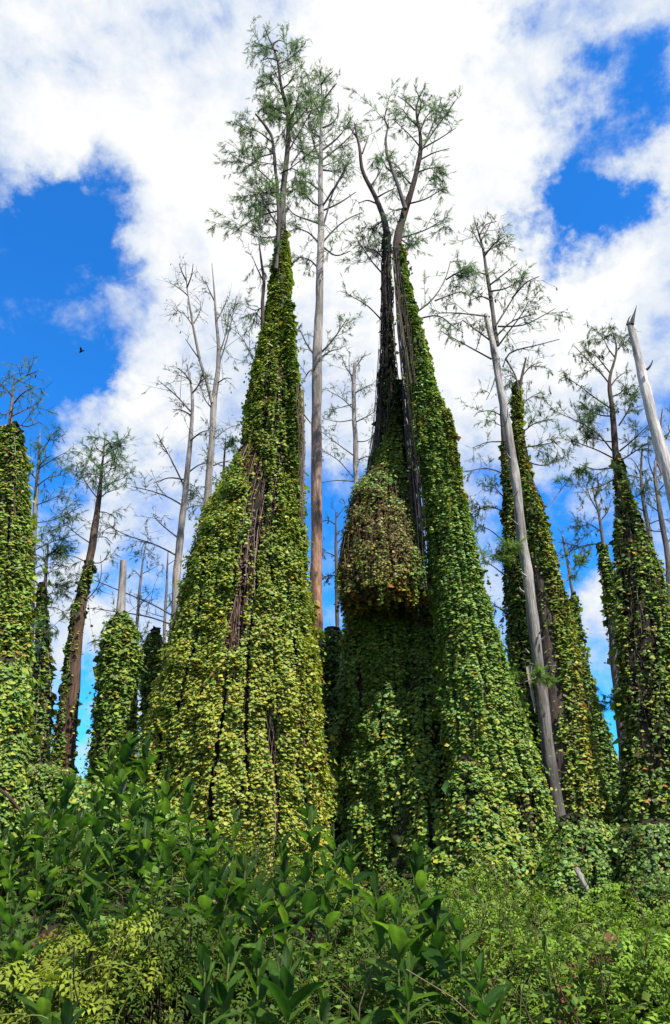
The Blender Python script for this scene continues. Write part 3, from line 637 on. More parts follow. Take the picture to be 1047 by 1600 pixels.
# ================================================================== 4 right vine tree leaning to its forked top
def tree_right():
    D = 12.6
    root = new_tree('cypress_tree', 'leaning fern-wrapped cypress whose pale forked crown opens like a fan', 740, D, 'vine-covered cypresses')
    Q = trunk_part(root, [(770, 1500, 60), (740, 1100, 34), (700, 800, 20), (660, 600, 11), (636, 480, 8), (624, 420, 6.5), (616, 385, 7.5), (621, 362, 5.8), (634, 326, 5.2), (646, 287, 4.2), (661, 234, 3.4), (657, 203, 2.2), (647, 169, 1.5), (663, 138, .7)], D, [DARK, GREY * .35, DARK, DARK * 1.3, DARK, DARK])
    trunk_part(root, [(633, 326, 3.6), (624, 297, 3.2), (615, 272, 3.0), (604, 240, 2.4), (602, 218, 2), (607, 192, 1)], D - .2, [GREY * .6, GREY * .5], name='stem', nrad=6)
    crown = MB()
    tr = [[(662, 228), (684, 196), (707, 165)], [(660, 234), (640, 210), (614, 186)], [(640, 318), (665, 312), (693, 294)], [(628, 371), (665, 360), (690, 345)], [(657, 205), (664, 184), (680, 168)], [(648, 172), (634, 158), (622, 150)], [(655, 200), (640, 185), (628, 170)], [(650, 270), (672, 262), (692, 262)],
          [(656, 250), (678, 238), (702, 232)], [(607, 200), (600, 186), (604, 172)], [(615, 272), (604, 262), (598, 250)], [(645, 290), (630, 275), (622, 258)], [(660, 232), (690, 215), (712, 200)], [(664, 225), (682, 180), (690, 152)], [(652, 185), (660, 160), (650, 142)], [(636, 322), (620, 330), (606, 326)],
          [(645, 492), (676, 471), (697, 437), (704, 408)], [(655, 498), (687, 490), (708, 511), (724, 520)], [(697, 437), (715, 425), (728, 428)], [(680, 470), (700, 462), (722, 455)], [(625, 372), (640, 385), (655, 380)]]
    px_limbs(root, D, tr, 1.9, GREY * .42, crown, None, green=.95, gcol=np.array(GC) * [1, 1.05, 1.15], size=.2, subL=.85, subn=6, twn=4)
    crown.build('crown', M_NEEDLE, root, kind='stuff')
    rows = [(385, 618, 628), (400, 619, 630), (450, 623, 641), (500, 629, 656), (550, 636, 669), (600, 641, 682), (650, 645, 699), (700, 650, 708), (750, 660, 718), (800, 668, 730), (850, 672, 740), (900, 676, 750), (950, 682, 762), (1000, 688, 776),
            (1050, 692, 790), (1100, 692, 806), (1150, 698, 826), (1200, 704, 842), (1250, 712, 858), (1300, 716, 868), (1350, 716, 876), (1400, 716, 884), (1520, 710, 895)]
    v = Vines(rows, D, .85, 23, .1, 7)
    def tint(phi, z, pn, N, px, py):
        w = np.tile(np.array([.16, .75, .75, .12, .012, .02, .5]), (N, 1)); lo = ss(900, 1300, py); w[:, 0] *= .5 + 1.8 * lo; w[:, 6] *= 1.4 - lo
        ed = (np.cos(phi) > .75) & (py < 780); w[ed] *= np.array([1.5, .6, .5, 1, 4, 6, .2]); return w
    bare = [([(648, 560), (652, 640), (660, 760), (672, 900)], 7, .7), ([(815, 1235), (820, 1270), (812, 1300)], 17, .95), ([(735, 1190), (742, 1240), (735, 1300)], 8, .6), ([(628, 470), (630, 520)], 5, .7)]
    v.core(root, .9, bare=bare); v.leaves(root, 37000, .097, PAL, None, bare, .23, tint=tint, off=.09, label='fresh green climbing fern leaves overlapping like shingles')
    v.stems(root, 420, .006, (.6, 2.0), off=.05); v.runners(root, 300)
    # skirt in front at the foot
    k = Vines([(1190, 712, 742), (1230, 705, 770), (1270, 700, 790), (1320, 690, 800), (1400, 680, 860), (1520, 670, 880)], D - 1.5, .6, 27, .2, 5)
    k.core(root, .9, (.035, .026, .018), name='skirt_thatch'); k.leaves(root, 8000, .105, PAL, [.22, .6, .6, .15, .03, .06, .2], [([(708, 1230), (716, 1340)], 10, .8), ([(800, 1290), (808, 1340)], 7, .7)], .28, name='skirt_leaves', off=.14)
    # small tufts on its right edge
    t = Vines([(640, 690, 703), (680, 696, 711), (720, 702, 717), (760, 708, 722), (790, 714, 722)], D - .2, .9, 29, .25, 4); t.leaves(root, 1200, .1, PAL, [.2, .5, .4, .2, .1, .2, .1], (), .3, name='vine_tuft', fringe=.1)
    hang_curtain(root, [(614, 400), (622, 520), (630, 620), (640, 760), (655, 920)], [(622, 400), (634, 520), (646, 620), (662, 760), (676, 920)], 150, D + .5, .0045, (.1, .08, .085), name='hanging_vines')
    hang_curtain(root, [(612, 392), (620, 480), (640, 600)], [(626, 392), (640, 480), (652, 600)], 14, D - .35, .004, (.12, .085, .075), name='hanging_vines')
tree_right()

# ================================================================== 5 dead white trunk
def tree_dead():
    D = 13.6
    root = new_tree('cypress_tree', 'leaning dead-grey cypress trunk with peeling bark and a split slab, sparse cone-hung top', 872, D, 'bare-trunked cypresses')
    Q = trunk_part(root, [(884, 1420, 11), (872, 1280, 10), (850, 1120, 9.6), (829, 950, 8.6), (811, 800, 8), (787, 639, 6.2), (772, 545, 5.2), (762, 491, 4)], D, [GREY * .5, GREY * .55, GREY * .8, PALE * .9, PALE, PALE * 1.1, PALE], wob=.05)
    trunk_part(root, [(776, 540, 4), (769, 475, 3.4), (760, 421, 2.6), (755, 386, 1.9), (748, 362, 1.2), (741, 343, .7)], D + .12, [GREY * .6, GREY * .4], name='stem', nrad=6)
    crown, cone = MB(), MB()
    tr = [[(768, 561), (733, 542), (690, 518)], [(778, 541), (795, 518), (819, 487), (826, 470)], [(774, 510), (803, 464), (823, 425)], [(778, 510), (819, 510), (868, 482)], [(786, 573), (792, 549), (830, 542), (874, 530)], [(765, 495), (737, 491), (700, 488), (680, 490)], [(762, 448), (785, 430), (807, 413)],
          [(757, 400), (772, 380), (790, 368)], [(756, 390), (744, 372), (735, 352)], [(752, 375), (762, 358), (768, 345)], [(750, 366), (758, 350), (776, 346)], [(762, 430), (748, 425), (736, 430)], [(768, 470), (752, 462), (738, 468)], [(780, 560), (772, 600), (760, 625)], [(790, 560), (808, 590), (812, 620)], [(766, 455), (790, 452), (812, 438)],
          [(770, 535), (750, 520), (722, 500)], [(800, 466), (822, 440), (842, 432)], [(757, 395), (785, 378), (800, 382)], [(776, 525), (800, 500), (838, 490)]]
    px_limbs(root, D, tr, 2.0, GREY * .4, crown, cone, green=.55, gcol=GC, size=.18, subL=.85, subn=6, twn=4, cone_n=.32)
    crown.build('crown', M_NEEDLE, root, kind='stuff'); cone.build('seed_cones', M_STEM, root, kind='stuff')
    # split slab
    def slab(pts, th):
        V = [at(x, y, D - .28) for x, y in pts]; n = len(V); V2 = [p + np.array([.02, th, 0]) for p in V]; i = np.arange(n); j = (i + 1) % n
        T = [(0, k, k + 1) for k in range(1, n - 1)] + [(n, n + k + 1, n + k) for k in range(1, n - 1)]
        T += [(a, b, n + b) for a, b in zip(i, j)] + [(a, n + b, n + a) for a, b in zip(i, j)]
        mb = MB(); mb.add(np.array(V + V2), np.array(T), (.36, .31, .27)); mb.build('split_slab', M_BARK, root)
    slab([(822, 1043), (828, 1037), (831, 1040), (829, 1054), (837, 1105), (836, 1114), (830, 1088)], .06)
    for (x, y, dx) in ((822, 900, -8), (818, 925, -7), (846, 1000, 6), (842, 990, 5), (809, 820, -7), (797, 716, -5), (803, 775, 6), (826, 1020, -5)):
        P = px_line([(x, y), (x + dx * .6, y - 2), (x + dx, y - 7)], D - .1, -.1, 4); mb = MB(); tubes(mb, P[None], np.linspace(.022, .01, 4)[None], PALE, 5); mb.build('branch_stub', M_BARK, root)
tree_dead()

# ================================================================== vine trees behind
def vine_tree(label, px, D, rows, n, size=.11, wts=(.2, .5, .6, .25, .03, .05, .2), ratio=.85, seed=31, lump=.15, bare=(), bn=.3, stems=150, trunk=None, tcol=GREY, traces=(), auto=None, green=.8, cone_n=0., tint=None, core=.88, group='vine-covered cypresses', gcol=GC, extra=None, name='cypress_tree', lr=1.6, lsize=.19):
    root = new_tree(name, label, px, D, group)
    Q = trunk_part(root, trunk, D, tcol) if trunk else None
    crown, cone = MB(), MB()
    if traces: px_limbs(root, D, traces, lr, DARK * 1.6, crown, cone, green=green, gcol=gcol, size=lsize, subL=.8, subn=6, twn=3.5, cone_n=cone_n)
    if auto:
        for P in auto_limbs(Q, *auto): limb_part(root, P, .024, .007, DARK * 1.7, None, crown, cone, green=green, gcol=gcol, size=lsize, subn=5, twn=3, cone_n=cone_n)
    if extra: extra(root, D, crown)
    crown.build('crown', M_NEEDLE, root, kind='stuff'); cone.build('seed_cones', M_STEM, root, kind='stuff')
    if rows:
        v = Vines(rows, D, ratio, seed, lump, 6); v.core(root, core, nz=60, nf=28, bare=bare); v.leaves(root, int(n * .68), size * 1.18, PAL, wts, bare, bn, tint=tint, off=.1, fringe=.12); v.runners(root, max(40, n // 70))
        if stems: v.stems(root, stems, .006, (.6, 2), off=.08)
    return root

YLW = (.5, .5, .3, .12, .22, .1, .03)
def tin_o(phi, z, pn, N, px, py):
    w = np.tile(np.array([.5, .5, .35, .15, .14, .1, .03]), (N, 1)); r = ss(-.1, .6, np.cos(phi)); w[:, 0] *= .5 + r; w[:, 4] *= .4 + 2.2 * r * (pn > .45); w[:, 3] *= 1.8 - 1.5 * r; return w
def front_sprays(root, D, crown):
    for tr, dz in (([(742, 876), (775, 866), (808, 850)], -2.5), ([(792, 1074), (820, 1066), (850, 1054)], -2.6), ([(880, 915), (900, 880), (920, 845)], -.3), ([(858, 790), (880, 760), (905, 732)], -.3), ([(905, 1092), (935, 1096), (968, 1098)], -.2)):
        P = px_line(tr, D + dz, .1, 7); limb_part(root, P, .012, .005, PALE * .7, None, crown, None, green=1.6, gcol=(.14, .24, .05), size=.2, subL=.3, subn=14, twn=3, twL=.16)
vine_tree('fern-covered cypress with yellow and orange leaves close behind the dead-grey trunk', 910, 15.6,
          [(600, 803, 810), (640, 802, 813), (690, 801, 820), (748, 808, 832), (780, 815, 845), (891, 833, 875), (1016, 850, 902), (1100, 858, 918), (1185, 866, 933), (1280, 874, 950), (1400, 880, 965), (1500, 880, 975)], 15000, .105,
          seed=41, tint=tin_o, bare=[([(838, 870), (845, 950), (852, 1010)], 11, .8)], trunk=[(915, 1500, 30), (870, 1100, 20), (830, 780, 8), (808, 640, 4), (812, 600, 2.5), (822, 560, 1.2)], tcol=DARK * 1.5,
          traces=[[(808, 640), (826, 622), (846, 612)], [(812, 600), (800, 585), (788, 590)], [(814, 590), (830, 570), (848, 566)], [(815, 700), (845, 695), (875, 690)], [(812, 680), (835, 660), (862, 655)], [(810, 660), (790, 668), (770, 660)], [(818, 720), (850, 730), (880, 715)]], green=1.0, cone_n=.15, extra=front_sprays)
vine_tree('shaded fern-draped cypress showing left of the dead-grey trunk, brown vine tip', 820, 17.5,
          [(690, 781, 795), (740, 782, 804), (780, 785, 814), (860, 787, 828), (942, 789, 838), (1083, 798, 850), (1200, 806, 862), (1300, 812, 870), (1450, 815, 880)], 7000, .11, (.1, .2, .5, .6, .05, .3, .1), seed=43,
          trunk=[(850, 1450, 22), (810, 900, 12), (790, 700, 5), (783, 620, 2.5), (780, 560, 1.2)], tcol=DARK * 1.5, traces=[[(785, 650), (765, 640), (745, 645)], [(787, 690), (762, 690), (738, 700)], [(788, 740), (760, 730), (722, 738)], [(790, 800), (765, 790), (735, 800)], [(790, 850), (770, 830), (748, 820)],
                  [(790, 900), (765, 880), (750, 880)], [(792, 960), (775, 945), (758, 950)], [(784, 640), (800, 625), (815, 628)], [(790, 780), (772, 760), (756, 760)]], green=1.2, cone_n=.15, gcol=(.06, .13, .07))
vine_tree('slim dark-green fern-clad cypress ending in a thin bare pole, beyond the orange-leaved tree', 955, 21,
          [(930, 893, 899), (960, 893, 905), (1000, 896, 913), (1040, 900, 921), (1100, 907, 936), (1180, 914, 962), (1240, 918, 980), (1350, 922, 1000), (1420, 922, 1005)], 5000, .13, (.03, .2, .7, .8, .02, .05, .2), seed=47, lump=.1,
          trunk=[(960, 1420, 20), (915, 1050, 7), (896, 935, 2.6), (887, 880, 2.2), (880, 838, 1.6)], tcol=[GREY * .6, GREY, GREY], traces=[[(884, 870), (894, 858), (904, 851)]], green=0, stems=0)
vine_tree('wide dark fern-hung cypress at the far side of the slim one, cones dotting its crown', 1030, 14.8,
          [(715, 959, 971), (780, 961, 990), (847, 963, 1014), (915, 963, 1034), (1000, 964, 1055), (1100, 978, 1075), (1200, 984, 1092), (1290, 988, 1105), (1400, 988, 1115), (1500, 985, 1120)], 12000, .11, (.16, .3, .5, .55, .05, .2, .05), seed=53, lump=.2,
          bare=[([(978, 800), (985, 900), (990, 1000), (1005, 1150)], 13, .85), ([(1010, 950), (1020, 1100), (1025, 1200)], 12, .8)], trunk=[(1050, 1500, 40), (1000, 1000, 20), (972, 800, 8), (960, 692, 5), (957, 642, 4), (951, 597, 2.8), (962, 562, 1.8), (966, 542, 1.3), (957, 520, .7)], tcol=DARK * 1.5,
          traces=[[(950, 597), (937, 580), (917, 562), (897, 540)], [(957, 640), (927, 620), (902, 600), (886, 590)], [(957, 705), (932, 672), (895, 655), (862, 640)], [(960, 717), (932, 702), (895, 690), (885, 680)], [(967, 665), (982, 642), (992, 612)], [(968, 705), (990, 687), (1012, 665)], [(970, 720), (1000, 700), (1016, 690)],
                  [(953, 605), (964, 590), (976, 582)], [(958, 650), (940, 650), (918, 640)], [(962, 730), (930, 735), (905, 725)], [(965, 750), (985, 742), (1005, 748)], [(965, 745), (940, 760), (915, 765)], [(955, 620), (970, 615), (980, 600)], [(962, 560), (950, 545), (944, 530)], [(960, 690), (945, 690), (925, 682)], [(965, 770), (990, 780), (1012, 765)], [(966, 545), (974, 535), (978, 524)], [(955, 585), (935, 560), (925, 548)]], green=1.5, cone_n=.4, gcol=(.06, .11, .045), lr=1.8)
vine_tree('thin fern-hung stem close beside the wide dark cypress, bare twigs on top', 985, 16.5,
          [(850, 934, 946), (900, 940, 958), (950, 945, 970), (1050, 962, 990), (1150, 978, 1010), (1250, 985, 1020), (1400, 990, 1030)], 3500, .11, (.15, .35, .6, .4, .03, .1, .1), seed=57, trunk=[(1000, 1400, 14), (960, 1000, 8), (942, 850, 3), (935, 800, 1.8), (925, 760, 1)], tcol=GREY * .6,
          traces=[[(938, 830), (922, 818), (908, 822)], [(935, 800), (922, 778), (916, 758)], [(937, 815), (950, 800), (955, 780)], [(940, 850), (920, 850), (895, 860)], [(930, 780), (936, 760), (934, 745)]], green=.8, cone_n=.2, stems=60)

def snag_right():
    D = 10.5
    root = new_tree('tree_snag', 'smooth silver-grey broken trunk with a splintered spike at its tip', 1190, D, None)
    trunk_part(root, [(1210, 1400, 20), (1150, 1150, 17), (1100, 960, 14.5), (1062, 810, 12.5), (1040, 730, 10.3), (1022, 670, 9), (1010, 620, 8), (992, 537, 5.8), (984, 506, 4.4)], D, [PALE * .8, PALE, PALE, PALE * 1.1, PALE * 1.15, PALE * 1.1], nrad=14)
    for pts in ([(984, 508, 4.6), (987, 497, 2.6), (991, 488, 1.4), (994, 478, .4)], [(981, 508, 2.4), (982, 500, 1.2), (986, 494, .5)]): trunk_part(root, pts, D - .02, GREY * .35, name='splinter', nrad=6, K=8)
    for tr in ([(1010, 578), (1016, 574), (1020, 563)], [(1024, 720), (1023, 745), (1025, 762)], [(1028, 725), (1036, 740), (1030, 752)]):
        P = px_line(tr, D - .15, -.1, 5); mb = MB(); tubes(mb, P[None], np.linspace(.025, .008, 5)[None], GREY * .5, 5); mb.build('branch_stub', M_BARK, root)
snag_right()

def bare_tree(label, px, D, trunk, traces=(), auto=None, c=GREY, green=.2, cone_n=0., group='bare-trunked cypresses', gcol=GC, subn=6, lr=1.5, size=.17, stem=None):
    root = new_tree('cypress_tree', label, px, D, group); Q = trunk_part(root, trunk, D, c)
    if stem: trunk_part(root, stem, D - .05, c, name='stem', nrad=6)
    crown, cone = MB(), MB()
    px_limbs(root, D, traces, lr, np.asarray(c if np.ndim(c) == 1 else c[-1]) * .6, crown, cone, green=green, gcol=gcol, size=size, subL=.9, subn=subn, twn=3.5, cone_n=cone_n)
    if auto:
        for P in auto_limbs(Q, *auto): limb_part(root, P, .02, .006, np.asarray(c if np.ndim(c) == 1 else c[-1]) * .6, None, crown, cone, green=green, gcol=gcol, size=size, subn=subn, twn=3, cone_n=cone_n)
    crown.build('crown', M_NEEDLE, root, kind='stuff'); cone.build('seed_cones', M_STEM, root, kind='stuff')
    return root
bare_tree('thin leafless tree half hidden behind the silver-grey snag', 1050, 21, [(1060, 1400, 7), (1050, 1000, 5.5), (1043, 860, 4.5), (1030, 800, 3.6), (1022, 740, 2.6), (1030, 690, 1.6), (1036, 640, .8)],
          [[(1030, 800), (1010, 785), (990, 775)], [(1026, 770), (1044, 750), (1060, 740)], [(1022, 745), (1012, 720), (1014, 690)], [(1036, 830), (1015, 830), (1000, 815)], [(1030, 700), (1045, 680), (1052, 650)], [(1024, 730), (1040, 712), (1050, 708)], [(1040, 850), (1055, 835), (1070, 830)]], c=GREY * .5, green=.35)
bare_tree('second thin dark tree rising behind the wide cone-dotted cypress', 1040, 23, [(1045, 1400, 6), (1030, 950, 5), (1018, 850, 4), (1006, 787, 3), (1000, 740, 2), (1004, 700, 1)],
          [[(1008, 800), (990, 790), (975, 795)], [(1003, 760), (1020, 745), (1035, 742)], [(1012, 820), (1030, 812), (1046, 812)], [(1020, 870), (1000, 860), (985, 862)], [(1001, 740), (992, 722), (985, 715)]], c=GREY * .45, green=.5, gcol=(.05, .1, .06))

# left of the broad tree
vine_tree('thick fern-clad trunk filling the left picture edge, twigs above its top', 0, 12.8,
          [(668, 4, 32), (682, -2, 40), (720, -6, 42), (800, -16, 45), (880, -28, 48), (960, -34, 50), (1040, -40, 47), (1120, -46, 43), (1240, -56, 36), (1400, -66, 34), (1500, -70, 34)], 11000, .105, (.3, .6, .5, .2, .04, .06, .08), seed=61, lump=.12, bare=[([(14, 700), (16, 760)], 9, .5)],
          trunk=[(-5, 1500, 40), (5, 1000, 24), (14, 720, 8), (18, 660, 3.5), (20, 620, 2), (24, 585, .9)], tcol=GREY * .7, traces=[[(19, 650), (40, 640), (62, 628)], [(20, 620), (8, 605), (-10, 600)], [(20, 640), (5, 650), (-8, 640)], [(22, 600), (42, 586), (58, 580)], [(22, 630), (34, 615), (52, 605)], [(20, 660), (42, 668), (60, 660)], [(18, 670), (0, 672), (-12, 680)]], green=.55, cone_n=.05)
bare_tree('small feathery cypress with spreading branches right behind the left-edge vine trunk', 50, 16.5, [(50, 1450, 7), (48, 1000, 5.5), (50, 860, 4.5), (55, 783, 3.6), (60, 740, 2.6), (62, 700, 1.6), (63, 672, .7)],
          [[(61, 732), (85, 716), (108, 704)], [(50, 818), (85, 813), (127, 792)], [(50, 862), (81, 846), (124, 834)], [(55, 790), (80, 780), (105, 768)], [(62, 710), (74, 694), (80, 680)], [(57, 760), (76, 745), (98, 742)], [(52, 840), (80, 830), (110, 818)], [(58, 750), (44, 735), (34, 728)], [(50, 890), (72, 880), (100, 884)], [(50, 915), (72, 912), (92, 920)], [(60, 730), (70, 718), (78, 712)]], c=GREY * .8, green=1.15, gcol=(.075, .15, .07), lr=1.3)
vine_tree('slender shaded fern trunk with a blue-green crown, beside the left-edge vine trunk', 62, 15.5,
          [(915, 62, 70), (950, 60, 73), (994, 56, 77), (1050, 53, 80), (1101, 49, 83), (1200, 42, 79), (1300, 38, 78), (1450, 36, 78)], 4500, .105, (.08, .3, .6, .5, .04, .12, .15), seed=67, lump=.2, bare=[([(62, 1000), (60, 1100), (58, 1240)], 7, .7)],
          trunk=[(58, 1450, 14), (64, 1050, 7), (68, 940, 4), (72, 880, 2), (74, 850, 1)], tcol=GREY * .5, traces=[[(70, 900), (84, 890), (96, 888)], [(69, 920), (52, 905), (42, 900)], [(70, 930), (88, 925), (100, 930)], [(72, 880), (62, 868), (55, 866)], [(68, 950), (84, 948), (98, 955)], [(68, 960), (54, 955), (46, 960)], [(72, 870), (84, 862), (90, 858)], [(66, 985), (82, 980), (92, 990)]], green=1.5, gcol=(.05, .12, .07), lr=1.2)
vine_tree('slim cypress tilting inward with a small pointed green crown and fern up one side', 100, 15.2,
          [(880, 135, 146), (940, 117, 133), (1009, 104, 124), (1105, 92, 118), (1181, 80, 116), (1240, 72, 120), (1400, 66, 124)], 4000, .1, (.15, .4, .5, .4, .04, .25, .05), seed=71, lump=.15, bare=[([(140, 900), (122, 1000), (112, 1105), (105, 1230)], 6, .6)],
          trunk=[(98, 1450, 16), (103, 1181, 12), (111, 1105, 10.5), (118, 1009, 9), (128, 940, 7.5), (141, 875, 6.4), (149, 815, 5), (154, 775, 3.8), (157, 740, 2.4), (161, 710, 1.4), (163, 684, .7)], tcol=[BROWN * .5, BROWN * .6, BROWN * .8, GREY * .5],
          traces=[[(152, 778), (140, 764), (128, 743), (118, 720)], [(156, 750), (170, 735), (184, 728)], [(158, 735), (146, 722), (140, 712)], [(155, 765), (175, 755), (196, 745)], [(160, 715), (172, 705), (184, 700)], [(161, 708), (150, 700), (148, 692)], [(150, 800), (166, 800), (182, 810)], [(154, 780), (168, 768), (186, 764)], [(143, 850), (120, 835), (98, 815)], [(138, 880), (115, 868), (100, 868)],
                  [(146, 840), (165, 838), (176, 850)], [(157, 740), (142, 742), (130, 735)], [(158, 728), (172, 720), (186, 714)], [(126, 945), (150, 925), (160, 900), (157, 868)], [(140, 880), (160, 880), (172, 862)], [(162, 700), (168, 692), (176, 690)]], green=1.1, gcol=(.075, .155, .06), lr=1.4, stems=120)
vine_tree('round-topped column of fern with a grey broken pole sticking out of it', 178, 14.6,
          [(957, 186, 196), (966, 172, 207), (985, 163, 214), (1010, 157, 218), (1060, 155, 217), (1100, 151, 212), (1150, 147, 210), (1200, 141, 208), (1240, 136, 206), (1400, 130, 205)], 8500, .115, (.12, .5, .6, .3, .02, .05, .1), seed=73, lump=.16, bare=[([(172, 1080), (170, 1180)], 6, .6)],
          trunk=[(172, 1450, 12), (186, 1050, 8), (190, 960, 7), (191, 920, 6.2), (192, 876, 5)], tcol=[GREY * .6, GREY, PALE * .8], traces=[[(160, 1002), (148, 1000), (137, 1006)]], green=1.2, name='tree_snag', group=None)
vine_tree('short dark rounded column of fern tucked against the broad yellow-green tree', 242, 16.8,
          [(986, 236, 248), (996, 228, 256), (1015, 223, 261), (1060, 221, 262), (1110, 224, 258), (1200, 225, 258), (1400, 225, 262)], 4500, .115, (.05, .25, .6, .7, .04, .15, .1), seed=79, lump=.16, name='tree_snag', group=None, stems=60)
bare_tree('grey cypress with long bent side branches reaching across toward the left', 268, 17.5, [(262, 1450, 9), (268, 1000, 7), (273, 963, 6.6), (277, 900, 6), (283, 830, 5.4), (291, 745, 4.4), (298, 680, 3.4), (301, 640, 2.6), (300, 609, 1.9), (292, 570, .9)],
          [[(269, 976), (232, 962), (198, 958), (140, 950)], [(270, 962), (238, 942), (198, 928), (144, 904), (118, 896)], [(276, 868), (240, 848), (216, 843), (184, 832), (166, 818)], [(280, 842), (252, 820), (240, 806)], [(287, 758), (267, 716), (245, 678)], [(298, 643), (275, 617), (247, 594)], [(296, 690), (312, 676), (326, 672)], [(292, 740), (312, 725), (330, 722)],
           [(300, 615), (312, 600), (318, 580)], [(300, 600), (290, 585), (278, 575)], [(290, 750), (265, 745), (240, 755)], [(300, 650), (284, 640), (270, 640)], [(286, 790), (262, 775), (230, 765), (205, 760)], [(284, 800), (300, 790), (315, 790)]], c=GREY * .95, green=.42, cone_n=.06, lr=1.9, gcol=(.07, .13, .07))
bare_tree('nearly leafless forked cypress standing against the cloud beside the broad tree', 318, 18.5, [(312, 1450, 9), (318, 950, 7), (325, 777, 5.8), (332, 670, 5), (336, 609, 4.2), (343, 555, 3.2), (339, 506, 2.2), (336, 460, 1.3), (332, 412, .6)],
          [[(340, 575), (356, 528), (366, 480), (370, 462)], [(343, 552), (354, 520), (358, 490)], [(331, 690), (350, 672), (366, 665)], [(333, 640), (320, 625), (312, 600)], [(338, 600), (352, 590), (362, 592)], [(302, 510), (290, 492), (276, 484)], [(294, 462), (280, 450), (266, 442)], [(292, 450), (300, 430), (302, 412)], [(313, 563), (300, 545), (290, 530)], [(339, 500), (350, 480), (356, 462)], [(335, 470), (325, 450), (322, 440)], [(328, 730), (350, 720), (372, 725)],
           [(292, 440), (284, 425), (280, 412)], [(303, 505), (312, 490), (314, 470)]], c=GREY * .95, green=.16, cone_n=.05, lr=1.7, stem=[(332, 630, 3.2), (322, 590, 2.8), (313, 563, 2.5), (302, 510, 1.9), (293, 456, 1.1), (288, 408, .5)])
bare_tree('faint thin sapling right of the grey broken pole', 213, 25, [(210, 1400, 4), (213, 990, 2.6), (217, 930, 2.2), (222, 890, 1.6), (229, 848, .7)], [], (.55, .98, 10, 1.2, .5, .1, .6), c=GREY * .6, green=1.3, gcol=(.06, .12, .075))
bare_tree('faint thin sapling left of the grey cypress with bent branches', 257, 26, [(254, 1400, 4), (257, 990, 2.4), (259, 930, 2), (262, 890, 1.4), (263, 862, .6)], [], (.55, .98, 9, 1.2, .5, .1, .6), c=GREY * .6, green=.9, gcol=(.06, .12, .075), cone_n=.2)
bare_tree('small green cypress top peeping out behind the shoulder of the broad tree', 345, 22, [(335, 1400, 6), (344, 850, 4), (348, 760, 2.6), (352, 700, 1.2), (353, 688, .6)], [], (.72, .99, 12, 1.3, .5, .15, .6), c=DARK * 1.8, green=2.0, gcol=(.045, .105, .06))
bare_tree('thin pale cypress with drooping twigs between the bare pole and the beaked tree', 552, 23, [(545, 1400, 7), (550, 1000, 5.2), (558, 782, 4.6), (555, 675, 3.8), (552, 610, 3.2), (555, 568, 2.4)],
          [[(556, 750), (528, 717), (503, 704)], [(553, 712), (528, 694), (503, 675)], [(556, 752), (525, 750), (503, 754)], [(553, 640), (535, 622), (512, 610)], [(553, 615), (570, 605), (582, 600)], [(555, 660), (575, 650), (590, 640)], [(553, 590), (540, 575), (534, 555)], [(555, 575), (566, 560), (572, 548)], [(556, 690), (572, 690), (584, 682)], [(554, 630), (536, 636), (515, 640)], [(556, 720), (575, 712), (590, 716)], [(552, 600), (545, 575), (546, 550)], [(554, 655), (530, 660), (508, 655)]], c=GREY, green=.75, gcol=(.075, .14, .085), lr=1.5)
bare_tree('distant dim sapling low in the gap beside the rust-brown pole', 527, 30, [(525, 1400, 5), (527, 1000, 3.4), (526, 900, 2.8), (525, 830, 2), (525, 800, .9)],
          [[(525, 850), (540, 835), (548, 828)], [(525, 820), (512, 812), (502, 815)], [(526, 870), (510, 862), (503, 868)], [(526, 900), (512, 898), (504, 905)], [(525, 810), (534, 798), (540, 790)]], c=GREY * .4, green=1.3, gcol=(.045, .11, .06), cone_n=.3)

# ================================================================== vine mounds
def mound(label, px, D, rows, n, wts, seed, ratio=.7, size=.1, lump=.22, bare=(), bn=.28, name='vine_mound'):
    b = at(px, 1450, D); root = thing(name, label, 'vine mound', (b[0], D, float(gz(b[0], D)) - .02))
    v = Vines(rows, D, ratio, seed, lump, 6); v.core(root, .9, (.035, .028, .018)); v.leaves(root, n, size, PAL, wts, bare, bn, off=.14, droop=(.3, 1.15)); v.stems(root, 80, .006, (.3, 1.0), off=.08); v.runners(root, n // 60, (.2, .6))
mound('shadowed fern mass filling the gap between the broad tree and the beaked tree', 515, 15.8, [(985, 505, 535), (1010, 496, 545), (1100, 488, 560), (1200, 484, 570), (1350, 480, 575), (1450, 480, 580)], 5000, (.02, .15, .5, .8, .01, .1, .2), 83)
mound('low rounded fern-covered mound at the foot of the dead-grey trunk', 905, 10.6, [(1280, 880, 905), (1290, 872, 940), (1310, 862, 962), (1350, 856, 975), (1400, 850, 980), (1460, 845, 985), (1540, 840, 990)], 12000, (.06, .3, .8, .6, .02, .05, .2), 89, size=.085)  # leaf mix weighted to darker greens, shadow put into the colour
mound('darker fern hedge at the right picture edge with a black hollow below', 1020, 10.2, [(1292, 985, 1060), (1310, 965, 1110), (1350, 955, 1130), (1400, 960, 1140), (1440, 975, 1140), (1540, 985, 1140)], 11000, (.02, .12, .6, 1.1, .02, .1, .1), 97, size=.085)  # mostly dark green leaves, the hedge's shade is painted in
mound('dark leafy bush low between the slim pole tree and the wide dark cypress', 985, 15.5, [(1212, 985, 1005), (1225, 972, 1020), (1260, 965, 1035), (1320, 960, 1050), (1450, 955, 1060)], 4000, (.03, .2, .6, .7, .01, .05, .2), 101)
mound('bright green rounded fern tuft against the left-edge vine trunk', 5, 11.6, [(1035, -15, 22), (1050, -25, 36), (1080, -30, 44), (1110, -32, 40), (1150, -35, 30), (1250, -40, 30), (1450, -50, 40)], 4500, (.2, .9, .6, .1, .01, .02, .3), 103, size=.12)
